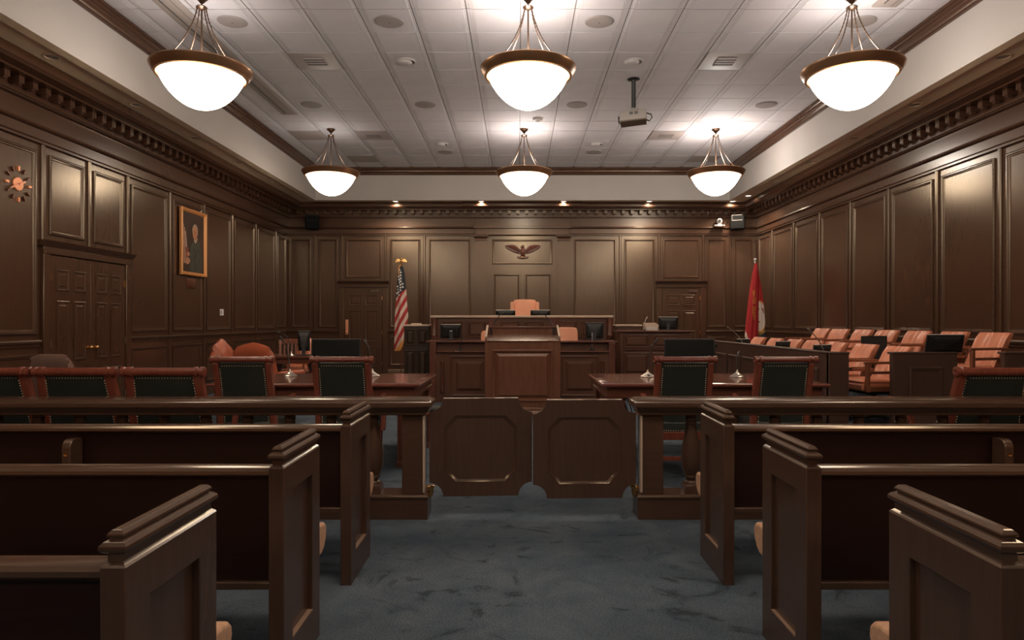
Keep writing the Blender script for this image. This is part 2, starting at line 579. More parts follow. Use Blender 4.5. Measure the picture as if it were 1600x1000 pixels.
for side, a, b in (('L', YR, 8.0), ('L', 9.86, YB), ('R', YR, YB), ('B', -WX, -4.46), ('B', -3.26, -1.15), ('B', 1.15, 3.26), ('B', 4.46, WX)):
    along(side, CR, a, b).build('chair_rail', 'wallx', WALLS[side])
for side, nm, segs in (('L', 'baseboard_left', [(YR, 8.0), (9.86, YB)]), ('R', 'baseboard_right', [(YR, YB)]), ('B', 'baseboard_back', [(-WX, -4.46), (-3.26, 3.26), (4.46, WX)])):
    m = MB()
    for a, b in segs:
        k = along(side, BB, a, b)
        m.add(k.v, k.f)
    struct(m.build(nm, 'wallx'))


def run(side, prof, smooth=25):
    """open mitred sheet of a profile (u from wall, z) round the room"""
    vs = []
    for u, z in prof:
        if side == 'L': vs += [(-WX + u, YR, z), (-WX + u, YB - u, z)]
        elif side == 'R': vs += [(WX - u, YR, z), (WX - u, YB - u, z)]
        else: vs += [(-WX + u, YB - u, z), (WX - u, YB - u, z)]
    return MB().add(vs, [(2 * i, 2 * i + 1, 2 * i + 3, 2 * i + 2) for i in range(len(prof) - 1)])


CORN = [(.525, 4.12), (.525, 4.02), (.515, 4.012), (.505, 4.008), (.49, 3.992), (.44, 3.985), (.36, 3.985), (.36, 3.965), (.14, 3.965), (.14, 3.835), (.125, 3.83),
        (.125, 3.815), (.075, 3.805), (.075, 3.605), (.10, 3.595), (.105, 3.57), (.085, 3.555), (.06, 3.55), (.06, 3.44), (.045, 3.425), (.045, 3.40), (.0, 3.39)]
SOFF = [(1.0, ZS), (.875, ZS), (.86, ZS + .012), (.855, 4.12), (.525, 4.12)]
FASC = [(1.0, 4.66), (1.0, ZS)]
CROWN = [(1.0, 4.645), (1.018, 4.645), (1.018, 4.668), (1.028, 4.674), (1.036, 4.70), (1.055, 4.72), (1.058, 4.74), (1.072, 4.75), (1.085, 4.775), (1.105, 4.785), (1.105, 4.83)]
DENT = MB().box(-.04, .04, -.125, 0, .028, .097)
DENT.stack(-.03, .03, -.11, -.05, [(0, .029), (0, .018), (-.012, .004)])
DENT = DENT.mesh('dentil', 'wall', 0)
n_trim = 1
for side in 'LBR':
    c = struct(run(side, CORN).build('trim_%d' % n_trim, 'wallx'))
    n_trim += 1
    bd = MB()
    if side == 'B':
        spots = [i * .21 - 5.4 + .045 for i in range(52)]
        for t in spots: link('dentil', DENT, c, (t, YB - .14, 3.868), 0)
    else:
        x = (-1 if side == 'L' else 1)
        for i in range(48):
            t = YB - .36 - i * .21
            if t > 6.4: link('dentil', DENT, c, (x * (WX - .14), t, 3.868), SIDE[side][1])
        t = 6.4
        while t < YB - .15:
            bd.octa((x * (WX - .128), t, 3.822), .012)
            t += .03
        q = bd.build('bead_moulding', 'bead', c, smooth=0)
        q['kind'] = 'stuff'
for prof, mt in ((SOFF, 'soffit'), (FASC, 'fascia'), (CROWN, 'wallx')):
    for side in 'LBR':
        struct(run(side, prof).build('trim_%d' % n_trim, mt))
        n_trim += 1
# the frieze and cornice step forward over the centre bay
blk = MB()
blk.box(-1.15, 1.15, YB - .14, YB - .06, 3.61, 3.80)
blk.box(-1.18, 1.18, YB - .17, YB - .05, 3.555, 3.61)
blk.box(-1.13, 1.13, YB - .12, YB - .03, 3.40, 3.555)
struct(blk.build('trim_%d' % n_trim, 'wallx', bevel=.006))
n_trim += 1
cb = MB().ext([(YB - .52, 4.119), (YB - .60, 4.119), (YB - .60, 4.02), (YB - .585, 4.008), (YB - .56, 3.99), (YB - .46, 3.984), (YB - .40, 3.984)], -1.40, 1.40, 'x')
struct(cb.build('trim_%d' % n_trim, 'wallx'))
n_trim += 1

# ---------------------------------------------------------------- ceiling
ceil = struct(MB().box(-4.8, 4.8, YR - .1, 15.62, ZC + .014, ZC + .1).build('ceiling', 'grid', smooth=0))


def tile_mb(wd, ln):
    half = [(0, .014), (0, .008), (.026, .008), (.029, .004), (.046, .004), (.047, .007), (.051, .007), (.052, .002), (.068, .002), (.069, .005), (.073, .005), (.074, 0)]
    pts = [(-wd / 2 + a, z) for a, z in half] + [(wd / 2 - a, z) for a, z in half[::-1]]
    if wd < .2: pts = [(-wd / 2, .014), (-wd / 2, 0), (wd / 2, 0), (wd / 2, .014)]
    return MB().ext(pts, -ln / 2, ln / 2, 'y')


cols = []
x = -4.34 - .61
while x < 4.62:
    a, b = max(x, -4.63), min(x + .61, 4.63)
    if b - a > .05: cols.append((a, b))
    x += .61
rows = [(7.03 + .61 * i, min(7.03 + .61 * (i + 1), 15.46)) for i in range(14)]
TC = {}
far = MB()
for a, b in cols:
    for c, d in rows:
        k = (round(b - a, 3), round(d - c, 3))
        if k not in TC: TC[k] = tile_mb(k[0] - .014, k[1] - .014).mesh('tile', 'tile', 20)
        link('tile', TC[k], ceil, ((a + b) / 2, (c + d) / 2, ZC))
    y = 7.03
    while y > YR:
        t = tile_mb(b - a - .013, .601)
        t.xf(Matrix.Translation(((a + b) / 2, y - .305, ZC)))
        far.add(t.v, t.f)
        y -= .61
ft = far.build('tile_field', 'tile', ceil, smooth=20)
ft['kind'] = 'stuff'


def colx(px, py):
    d = 3720 / (502 - py)
    x = X(px, d)
    i = min(range(len(cols)), key=lambda i: abs((cols[i][0] + cols[i][1]) / 2 - x))
    j = min(range(len(rows)), key=lambda j: abs((rows[j][0] + rows[j][1]) / 2 - d))
    return (cols[i][0] + cols[i][1]) / 2, (rows[j][0] + rows[j][1]) / 2


# round speaker grilles
def ceiling_round(name, label, cat, group, x, y, r, kind):
    t = thing(name, label, cat, (x, y, ZC), 0, group)
    if kind == 'speaker':
        MB().lathe([(r, .0), (r, -.008), (r * .93, -.014), (r * .9, -.014)], n=28).build('rim', 'grille', t)
        MB().lathe([(r * .9, -.008), (r * .9, -.016), (.02, -.018)], n=28).build('grille', 'grille', t)
        MB().lathe([(.008, -.015), (.008, -.021), (.003, -.022)], n=8).build('screw', 'ventdark', t)
    elif kind == 'eyeball':
        MB().lathe([(r, .0), (r, -.006), (r * .86, -.014), (r * .8, -.008), (r * .8, -.001)], n=28).build('trim_ring', 'trimwhite', t)
        MB().ell((-.02, 0, -.004), (r * .76, r * .76, r * .3), 18, 10).build('eyeball', 'trimwhite', t)
        MB().lathe([(r * .4, 0), (r * .4, -.004), (r * .3, -.004)], (r * .45, 0, -.012), n=16).build('aperture', 'ventdark', t)
    else:
        MB().lathe([(r, .0), (r, -.02), (r * .8, -.04), (r * .5, -.045)], n=24).build('housing', 'trimwhite', t)
        MB().lathe([(r * .5, -.044), (r * .45, -.055), (.01, -.056)], n=20).build('sensor_cap', 'vent', t)
    return t


for px, py, lab in ((367, 35, 'round speaker grille above the clock, beside the pendant chains'), (609, 35, 'round speaker grille between clock side and aisle pendants'),
                    (935, 34, 'round speaker grille just beyond the large aisle pendant toward the projector'), (1345, 28, 'round speaker grille behind the stem of the jury side pendant'),
                    (488, 166, 'round speaker grille at the end of the grey ceiling channel'), (664, 166, 'round speaker grille beside the large aisle pendant, portrait side'),
                    (900, 165, 'round speaker grille between aisle pendant and projector body'), (1193, 161, 'round speaker grille above the glow near the jury wall crown'),
                    (695, 237, 'small far speaker grille near the back wall, flag side of aisle'), (925, 237, 'small far speaker grille near the back wall, projector side')):
    x, y = colx(px, py)
    ceiling_round('ceiling_speaker', lab, 'speaker', 'round ceiling speakers', x, y, .165, 'speaker')
for px, py, lab in ((635, 98, 'white eyeball downlight in tile beside the square vent, portrait side'), (989, 97, 'white eyeball downlight in tile in front of the projector pole'),
                    (690, 225, 'small far eyeball downlight before the back wall, flag side'), (930, 225, 'small far eyeball downlight before the back wall, projector side')):
    x, y = colx(px, py)
    ceiling_round('eyeball_downlight', lab, 'downlight', 'eyeball downlights', x, y, .13 if py < 150 else .12, 'eyeball')
ceiling_round('smoke_detector', 'small white smoke detector on the ceiling behind the aisle pendant', 'smoke detector', None, X(840, 11.75), 11.75, .09, 'smoke')


def vent(px, py, lab, kind):
    x, y = colx(px, py)
    t = thing('ceiling_vent' if kind else 'return_air_panel', lab, 'vent', (x, y, ZC), 0, 'square ceiling vents' if kind else 'plain grey ceiling panels')
    if kind:
        MB().stack(-.295, .295, -.295, .295, [(0, .004), (0, -.005), (-.02, -.008)]).build('face_plate', 'vent', t)
        for i in range(7):
            a = -.12 + i * .04
            MB().box(-.13, .13, a - .012, a + .005, -.02, -.0085).build('slat', 'ventdark' if i % 2 else 'vent', t)
    else:
        MB().stack(-.295, .295, -.295, .295, [(0, .004), (0, -.004), (-.012, -.008)]).build('face_plate', 'greytile', t)
        MB().box(-.25, .25, -.25, .25, -.0095, -.0075).build('mesh_face', 'greytile', t)


vent(495, 97, 'square ceiling vent between clock side pendant and eyeball downlight', 1)
vent(1133, 95, 'square ceiling vent between projector and jury side pendant', 1)
vent(588, 212, 'far square ceiling vent beside the small flag side pendant', 1)
vent(1040, 211, 'far square ceiling vent beside the bright glow of the jury side', 1)
vent(484, 213, 'plain grey panel behind the stem of the small flag side pendant', 0)
vent(570, 248, 'plain brownish panel near the back crown, flag side', 0)
vent(1092, 247, 'plain grey panel near the back crown, jury side', 0)
for xx, y0, y1, lab in ((-3.93, 6.9, 11.48, 'long grey channel with cable on the ceiling, clock side'), (3.95, 3.0, 7.55, 'long grey channel end on the ceiling, jury side')):
    t = thing('ceiling_channel', lab, 'ceiling channel', (xx, 0, ZC), 0, 'grey ceiling channels')
    MB().ext([(-.14, .004), (-.14, -.012), (-.125, -.018), (.125, -.018), (.14, -.012), (.14, .004)], y0, y1).build('channel', 'greytile', t)
    MB().tube([(-.05, y0, -.022), (-.05, (y0 + y1) / 2, -.024), (-.05, y1 - .1, -.022)], .005, 6).build('cable', 'black', t)
    MB().box(.06, .066, y0, y1 - .02, -.0195, -.017).build('seam', 'ventdark', t)


# ---------------------------------------------------------------- pendants
def make_pendant(label):
    t = thing('pendant_lamp', label, 'pendant lamp', (0, 0, 0), 0, 'glass bowl pendants')
    MB().lathe([(.075, .83), (.075, .815), (.06, .80), (.035, .775), (.02, .755), (.014, .75)], n=24).build('canopy', 'bronze', t)
    MB().lathe([(.009, .76), (.009, .10)], n=10).build('stem', 'bronze', t)
    MB().lathe([(.02, .72), (.055, .715), (.06, .705), (.045, .695), (.02, .68)], n=24).build('collar', 'bronze', t)
    for k in range(4):
        a = R(33 + 90 * k + (24 if k % 2 else 0))
        pts, rr = [], []
        for i in range(41):
            s = i / 40
            rad = .045 + (.40 - .045) * (s ** 1.35)
            z = .70 - s * (.70 - .045) - .05 * math.sin(PI * s)
            pts.append((rad * math.cos(a), rad * math.sin(a), z))
            rr.append(.0085 if i % 2 else .005)
        MB().tube(pts, rr, 6).build('chain', 'bronze', t)
    MB().lathe([(.425, .012), (.425, -.03), (.445, -.045), (.468, -.038), (.478, -.018), (.486, -.012), (.497, .012), (.512, .03), (.518, .048), (.508, .06), (.49, .058), (.475, .045), (.44, .03)], n=56).lathe([(.44, .03), (.425, .012)], n=56, cap=False).build('rim', 'rim', t)
    n = 22
    prof = [(.437 * (1 - (i / n) ** 1.35) ** .5, -.385 * (i / n)) for i in range(n)] + [(.437 * (1 - .985 ** 1.35) ** .5, -.385 * .985), (.01, -.387)]
    prof = [(.437, .01)] + prof
    # an open-topped shell of glass
    inner = [(max(r - .012, .01), z + .010) for r, z in prof[::-1]]
    MB().lathe(prof + inner, n=48).build('glass_bowl', 'bowl', t, smooth=60)
    MB().lathe([(.02, .10), (.05, .09), (.05, -.02), (.02, -.05)], n=16).build('lamp_holder', 'bronze', t)
    return t


def lamp_light(t, e):
    li = bpy.data.lights.new('bulb', 'POINT')
    li.energy, li.color, li.shadow_soft_size = e, (1.0, 0.96, 0.93), .12
    o = bpy.data.objects.new('bulb', li)
    COL.objects.link(o)
    o.parent = t
    o.location = (0, 0, .20)


PX = (-3.5, 0.01, 3.49)
RIM = 3.985
plab = {(0, 0): 'large glass bowl pendant on the clock wall side', (1, 0): 'large glass bowl pendant hanging over the centre aisle', (2, 0): 'large glass bowl pendant on the jury wall side',
        (0, 1): 'small far glass bowl pendant toward the striped flag corner', (1, 1): 'small far glass bowl pendant in front of the carved eagle', (2, 1): 'small far glass bowl pendant toward the red flag corner',
        (0, 2): 'added unseen glass bowl pendant over the pews, clock wall side', (1, 2): 'added unseen glass bowl pendant over the aisle between the pews', (2, 2): 'added unseen glass bowl pendant over the pews, jury wall side',
        (0, 3): 'added unseen glass bowl pendant over the rear of the room, clock wall side', (1, 3): 'added unseen glass bowl pendant over the rear end of the aisle', (2, 3): 'added unseen glass bowl pendant over the rear of the room, jury wall side'}  # pew and rear rows are added out of view to light camera-facing surfaces
EN = {(0, 0): .42, (1, 0): 1.3, (2, 0): .75, (0, 1): .2, (1, 1): .9, (2, 1): 1.5, (0, 2): 1, (1, 2): 1, (2, 2): 1, (0, 3): 1, (1, 3): 1, (2, 3): 1}
proto = None
for (i, j), lab in plab.items():
    loc = (PX[i], (7.34, 12.4, 2.28, -2.78)[j], RIM)
    if proto is None:
        proto = make_pendant(lab)
        proto.location = loc
        t = proto
    else:
        t = copy_tree(proto, loc, 0, lab)
    EN[(i, j)] = (t, EN[(i, j)])
for t, e in EN.values(): lamp_light(t, UP['normal'] * e)

# ---------------------------------------------------------------- recessed downlights in the soffits
def downlight(x, y, lab, on):
    t = thing('recessed_downlight', lab, 'downlight', (x, y, 4.12), 0, 'recessed soffit downlights')
    MB().lathe([(.085, .0), (.085, -.006), (.07, -.010), (.062, -.004), (.062, -.001)], n=24).build('trim_ring', 'soffit' if not on else 'trimwhite', t)
    MB().lathe([(.062, -.001), (.05, -.004), (.01, -.006)], n=20).build('lens', 'lens' if on else 'grille', t)
    if on:
        li = bpy.data.lights.new('spot', 'SPOT')
        li.energy, li.color = SPOT, (1, .84, .66)
        li.spot_size, li.spot_blend, li.shadow_soft_size = R(156), .6, .04
        o = bpy.data.objects.new('spot', li)
        COL.objects.link(o)
        o.parent = t
        o.location = (0, 0, -.03)


ordn = ('first', 'second', 'third', 'fourth', 'fifth', 'sixth')
for i in range(6):
    y = 15.22 - 1.6 * i
    downlight(5.03, y, 'lit recessed downlight in the soffit corner above the red flag' if i == 0 else 'unlit recessed downlight in jury side soffit, %s after the lit one' % ordn[i - 1], i == 0)
    if i: downlight(-5.03, y, 'unlit recessed downlight in clock side soffit, %s from back corner' % ordn[i - 1], False)
for i, x in enumerate((-2.96, -.96, .96, 2.96, 4.90)):
    downlight(x, 15.915, ('lit downlight above the striped flag', 'lit downlight over the eagle panel, flag side', 'lit downlight over the eagle panel, witness side', 'lit downlight above the witness stand monitor', 'lit downlight above the wall camera')[i] + ' in the back soffit', True)


# ---------------------------------------------------------------- doors
def door_leaf(parent, w, h, y=0.0):
    l = MB().box(-w / 2, w / 2, y - .03, y, 0.01, h).build('leaf', 'wall', parent, bevel=.003)
    pw = (w - .30) / 2
    for sx in (-1, 1):
        cx = sx * (pw / 2 + .045)
        for z0, z1 in ((h - .42, h - .16), (h - 1.28, h - .54), (.22, .70)):
            link('panel', MB().panel(pw, z1 - z0, [(0, 0), (0, .010), (.008, .014), (.018, .012), (.026, .002), (.05, .002), (.062, .009)], cx, (z0 + z1) / 2, y - .03).mesh('panel', 'wall', 25), l)
    return l


def casing(parent, w, h):
    c = .13
    for sx in (-1, 1):
        x0, x1 = sorted((sx * (w / 2 + .005), sx * (w / 2 + c)))
        MB().box(x0, x1, -.05, 0, 0, h + .01).build('casing', 'wall', parent, bevel=.008)
    MB().box(-w / 2 - c, w / 2 + c, -.05, 0, h + .012, h + .10).build('lintel', 'wallx', parent, bevel=.006)
    MB().ext([(0, h + .10), (-.055, h + .10), (-.065, h + .12), (-.10, h + .15), (-.11, h + .17), (0, h + .17)], -w / 2 - c - .035, w / 2 + c + .035, 'x').build('door_head', 'wallx', parent)


d1 = sempty('door_1', (-WX, 8.93, 0), R(90))
for sx in (-1, 1):
    e = door_leaf(d1, .775, 2.11)
    e.location = (sx * .39, -.0, 0)
    MB().ell((0, -.075, .98), (.028, .028, .028)).lathe([(.012, -.03), (.012, -.06)], (0, 0, .98), 10, 'y').lathe([(.026, -.03), (.026, -.036)], (0, 0, .98), 14, 'y').build('knob', 'brass', e, (-sx * .33, 0, 0))
    for z in (.3, 1.05, 1.85): MB().box(-.012, .012, -.045, -.028, z - .05, z + .05).build('hinge', 'brass' if z > 1.5 else 'bead', e, (sx * .385, 0, 0))
casing(d1, 1.56, 2.11)
for k, sg in ((2, -1), (3, 1)):
    dd = sempty('door_%d' % k, (sg * 3.845, YB, 0))
    e = door_leaf(dd, .905, 2.12)
    casing(dd, .915, 2.12)
    pl = MB().box(-.035, .035, -.036, -.03, 1.0, 1.36).build('lock_plate', 'copper' if k == 2 else 'bead', e, (-.40, 0, 0), bevel=.003)
    MB().ell((0, -.08, 1.06), (.026, .026, .026)).lathe([(.011, -.03), (.011, -.06)], (0, 0, 1.06), 10, 'y').build('knob', 'copper' if k == 2 else 'bead', e, (-.40, 0, 0))
    for z in (.3, 1.05, 1.88): MB().box(-.012, .012, -.045, -.028, z - .05, z + .05).build('hinge', 'brass', e, (.45, 0, 0))
    MB().box(-.10, .10, -.06, -.03, 2.03, 2.08).build('door_closer', 'bead', e, (.28, 0, 0))

# ================================================================== PUBLIC SEATING
CAP = [(.0, .795), (-.0035, .800), (-.009, .804), (-.011, .806), (-.011, .822), (-.006, .825), (.0, .829), (.003, .835), (.002, .841), (-.004, .848), (-.0115, .852), (-.0135, .853), (-.0135, .857), (-.009, .860), (-.010, .864), (-.016, .871), (-.0195, .873)]


def pew(sg, y0, lab):
    t = thing('pew', lab, 'pew', (sg * .93, y0, 0), 0, 'courtroom pews')
    L = 5.6 - .93
    D = .44
    for nm, xo in (('end_panel', 0.0), ('wall_end_panel', L - .055)):
        # the end panel is a frame round a sunk field
        fr = holed(rect(-D / 2, D / 2, 0, .797), [rect(-D / 2 + .10, D / 2 - .10, .15, .70)], .055)
        fr.materials.append(MT['pew'])
        o = link(nm, fr, t, (sg * (xo + .0275), D / 2, 0), R(90), .003)
        MB().box(-D / 2 + .09, D / 2 - .09, -.007, .012, .14, .71).build('sunk_field', 'pew', o)
        MB().box(-D / 2 + .10, D / 2 - .10, .0125, .0275, .148, .1525).build('recess_ledge', 'ledge', o)
        MB().box(-D / 2 + .10, D / 2 - .10, -.0275, -.0075, .148, .1525).build('recess_ledge', 'ledge', o)
        MB().stack(-D / 2, D / 2, -.0275, .0275, CAP).build('end_cap', 'pewx', o, smooth=18)
    def bx(nm, xa, xb, y0_, y1_, z0, z1, mt, bev=0.0):
        a, b = sorted((sg * xa, sg * xb))
        return MB().box(a, b, y0_, y1_, z0, z1).build(nm, mt, t, bevel=bev)
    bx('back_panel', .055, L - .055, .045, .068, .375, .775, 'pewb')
    a, b = sorted((sg * .055, sg * (L - .055)))
    MB().ext([(.045, .752), (.026, .758), (.014, .770), (.012, .783), (.02, .793), (.035, .797), (.075, .797), (.085, .785), (.08, .757)], a, b, 'x').build('top_rail', 'pewx', t)
    bx('bottom_rail', .055, L - .055, .028, .075, .352, .380, 'pewx', .004)
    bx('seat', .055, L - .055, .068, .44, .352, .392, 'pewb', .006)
    MB().ext([(.075, .394), (.44, .394), (.44, .455), (.09, .455)], a, b, 'x').build('seat_cushion', 'cushion', t, bevel=.008)
    a2, b2 = sorted((sg * .002, sg * (L - .055)))
    MB().ext([(.441, .325), (.485, .328), (.52, .345), (.545, .375), (.555, .405), (.55, .432), (.53, .450), (.49, .457), (.441, .455)], a2, b2, 'x').build('seat_nose', 'cushion', t, bevel=.012, seg=3, smooth=60)
    for k in range(3):
        xs = 1.39 + k * 1.45
        prof = [(.10, .0), (-.055, .0), (-.055, .69), (-.05, .715), (-.038, .73), (-.02, .737), (0, .735), (.043, .735), (.043, .36), (.10, .36)]
        o = MB().ext(prof, sg * xs - .022, sg * xs + .022, 'x').build('support', 'pewx', t, bevel=.004)
        MB().lathe([(.009, 0), (.009, -.004), (.004, -.005)], (sg * xs, -.055, .665), 10, 'y').build('screw', 'brass', o)
    return t


for sg, nm in ((-1, 'clock side'), (1, 'jury side')):
    for y0, w_ in ((3.41, 'row touching the balustrade'), (2.43, 'middle row of three'), (1.45, 'front row of the picture, cut by its edge')):
        pew(sg, y0, 'dark pew with tan seat, %s, %s' % (nm, w_))

# ================================================================== THE BAR
BAL = [(.045, .165), (.045, .168)]
balp = [(.040, .222), (.043, .230), (.040, .238), (.030, .244), (.032, .256), (.042, .262), (.043, .270), (.040, .278), (.046, .292), (.058, .32), (.066, .36), (.067, .40), (.064, .44), (.056, .49), (.046, .54), (.038, .585), (.034, .615),
        (.033, .622), (.038, .626), (.038, .634), (.033, .638), (.033, .652), (.038, .656), (.038, .664), (.034, .668), (.034, .71)]
balme = MB().lathe(balp, n=24).stack(-.055, .055, -.055, .055, [(0, .164), (0, .205), (-.012, .224)]).mesh('baluster', 'bar', 40)
for sg, nm in ((-1, 'clock side'), (1, 'jury side')):
    t = thing('balustrade', 'dark wooden bar rail with vase balusters, %s of the swing gates' % nm, 'balustrade', (sg * .70, 4.54, 0), 0, 'bar rails')
    L = 4.955
    def sp(a, b): return sorted((sg * a, sg * b))
    a, b = sp(0, L)
    MB().stack(a, b, 0, .20, [(0, 0), (0, .135), (.006, .14), (.006, .155), (-.004, .165)]).build('base', 'bar', t, bevel=.002)
    a, b = sp(-.005, L)
    MB().stack(a, b, -.02, .22, [(-.018, .695), (-.012, .70), (-.012, .712), (-.002, .722), (.008, .742), (.012, .748), (.02, .752), (.022, .765), (.020, .778), (.010, .786), (.0, .789), (-.006, .795), (-.02, .80)]).build('cap', 'bar', t, smooth=24)
    a, b = sp(.028, .175)
    MB().box(a, b, .025, .175, .163, .70).build('end_post', 'bar', t, bevel=.004)
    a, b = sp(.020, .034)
    MB().box(a, b, .015, .06, .175, .69).build('edge_highlight', 'paper', t, bevel=.003)  # pale strip paints the light caught on the post's chamfered corner
    for k in range(16): link('baluster', balme, t, (sg * (.377 + .285 * k), .10, 0))
    # gate hardware
    a, b = sp(.028, -.03)
    MB().box(a, b, .06, .11, .688, .698).build('top_pivot', 'copper', t, bevel=.003)
    MB().lathe([(.022, .165), (.022, .21)], (sg * -.012, .06, 0), 16).lathe([(.028, .20), (.03, .205), (.03, .212), (.02, .216)], (sg * -.012, .06, 0), 16).lathe([(.013, .14), (.018, .15), (.018, .163)], (sg * -.012, .06, 0), 12).build('floor_hinge', 'brass', t)


def notch_outline(w, h, r):
    pts = []
    for cx, cz, a0 in ((0, 0, 90), (w, 0, 180), (w, h, 270), (0, h, 0)):
        rr = r
        seg = [(cx + rr * math.cos(R(a0 - 90 * i / 8)), cz + rr * math.sin(R(a0 - 90 * i / 8))) for i in range(9)]
        pts += seg
    return pts


def octagon(x0, x1, z0, z1, c): return [(x0 + c, z0), (x1 - c, z0), (x1, z0 + c), (x1, z1 - c), (x1 - c, z1), (x0 + c, z1), (x0, z1 - c), (x0, z0 + c)]


for sg, ang in ((-1, 3.2), (1, 2.0)):
    W, H = .690, .657
    t = thing('swing_gate', 'brown swing gate leaf with octagonal sunk panel, %s' % ('clock side, opening away' if sg < 0 else 'jury side, a touch nearer and lower'), 'gate', (sg * .693, 4.60, .143 if sg < 0 else .136), R(ang) if sg < 0 else R(ang), 'swing gates')
    me = holed(notch_outline(W, H, .092), [octagon(.10, W - .105, .095, H - .115, .075)], .042)
    me.materials.append(MT['pew'])
    f = link('frame', me, t, (0 if sg < 0 else -W, 0, 0), 0)
    oc = octagon(.09, W - .095, .085, H - .105, .055)
    oc2 = octagon(.125, W - .13, .12, H - .14, .07)
    k = MB().ext(oc, -.008, .008, 'y')
    k.build('sunk_panel', 'pew', t, (0 if sg < 0 else -W, 0, 0))
    we = MB().box(.094, W - .094, -.020, .020, H, H + .0025)
    we.build('worn_edge', 'worn', t, (0 if sg < 0 else -W, 0, 0))
    g = MB().loft([[(a, -.0085, b) for a, b in octagon(.10, W - .105, .095, H - .115, .075)], [(a, -.019, b) for a, b in octagon(.101, W - .106, .096, H - .116, .075)],
                   [(a, -.016, b) for a, b in octagon(.108, W - .113, .103, H - .123, .073)], [(a, -.009, b) for a, b in octagon(.118, W - .123, .113, H - .133, .071)]], closed=False)
    g.f = [q for q in g.f if len(q) == 4]
    g.m = g.m[:len(g.f)]
    g.build('panel_moulding', 'pewx', t, (0 if sg < 0 else -W, 0, 0))

# ================================================================== THE WELL OF THE COURT
RP = [(0, 0), (0, .014), (.010, .018), (.018, .014), (.024, .002), (.032, .002), (.066, .026), (.07, .026)]      # raised panel


def raised(parent, cx, cz, w, h, y, mt, rings=RP, name='panel', rz=0.0, x=None):
    key = (round(w, 3), round(h, 3), mt, 'r', id(rings))
    if key not in PCACHE: PCACHE[key] = MB().panel(w, h, rings).mesh('panel', mt, 25)
    return link(name, PCACHE[key], parent, (cx, y, cz), rz)


# ---- risers under the bench and the back row of jurors
struct(MB().box(-1.66, 1.60, 12.56, 15.3, 0, .58).build('floor_judge_riser', 'carpet', smooth=0))
struct(MB().box(-1.45, 1.42, 11.33, 12.42, 0, .30).build('floor_clerk_riser', 'carpet', smooth=0))
struct(MB().box(4.66, 5.70, 7.06, 12.3, 0, .35).build('floor_jury_riser', 'carpet', smooth=0))
struct(MB().box(3.45, 4.66, 7.06, 12.3, 0, .195).build('floor_jury_step', 'carpet', smooth=0))

# ---- judge's bench
jb = thing('judge_bench', 'tall mahogany judge bench with cream edged top', 'bench', (-.03, 12.45, 0))
MB().box(-1.60, 1.60, 0, .10, 0, 1.38).build('front', 'bench', jb, bevel=.004)
for sg in (-1, 1):
    a, b = sorted((sg * 1.60, sg * 1.55))
    MB().box(a, b, .10, .85, 0, 1.38).build('side', 'bench', jb)
    MB().lathe([(.05, 1.0), (.062, 1.01), (.062, 1.03), (.05, 1.04), (.062, 1.06), (.055, 1.08), (.058, 1.37)], (sg * 1.60, -.01, 0), 20).stack(sg * 1.60 - .065, sg * 1.60 + .065, -.075, .055, [(0, 0), (0, 1.0)]).build('corner_post', 'mahog', jb)
MB().stack(-1.66, 1.66, -.06, .38, [(-.012, 1.38), (0, 1.39), (.004, 1.405), (0, 1.42), (-.012, 1.425)]).build('top', 'cream', jb)
MB().box(-1.5, 1.5, .45, 1.05, 1.20, 1.24).build('desk', 'mahogx', jb, bevel=.004)
for cx, pw in ((-1.26, .36), (-.82, .36), (-.22, .36), (.22, .36), (.82, .38), (1.26, .38)):
    raised(jb, cx, 1.17, pw, .29, 0, 'bench')
    raised(jb, cx, .72, pw, .46, 0, 'bench')
for cx in (-.55, .55): MB().box(cx - .06, cx + .06, -.03, 0, 0, 1.38).build('pilaster', 'mahog', jb, bevel=.006)

# ---- side cabinets at the ends of the judge's bench
for sg in (-1, 1):
    lab = 'near black panelled cabinet with cream top between striped flag and judge bench' if sg < 0 else 'narrow cream topped cabinet between judge bench and witness stand'
    xc = -2.0 if sg < 0 else 1.96
    t = thing('side_cabinet', lab, 'cabinet', (xc, 12.75, 0))
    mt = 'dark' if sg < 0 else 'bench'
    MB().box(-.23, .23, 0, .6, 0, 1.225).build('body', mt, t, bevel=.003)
    MB().stack(-.25, .25, -.03, .62, [(-.008, 1.225), (0, 1.235), (0, 1.25), (-.008, 1.257)]).build('top', 'cream', t)
    for cx in (-.115, .115):
        raised(t, cx, 1.02, .19, .30, 0, mt)
        raised(t, cx, .50, .19, .56, 0, mt)
tag(MB().stack(-.09, .09, -.06, .06, [(0, 0), (0, .022), (-.004, .026)]).box(-.08, .08, -.063, -.059, .006, .016).build('paper_box', 'paper', None, (-2.03, 12.95, 1.257)), 'small pale box lying on the cabinet beside the striped flag', 'box')

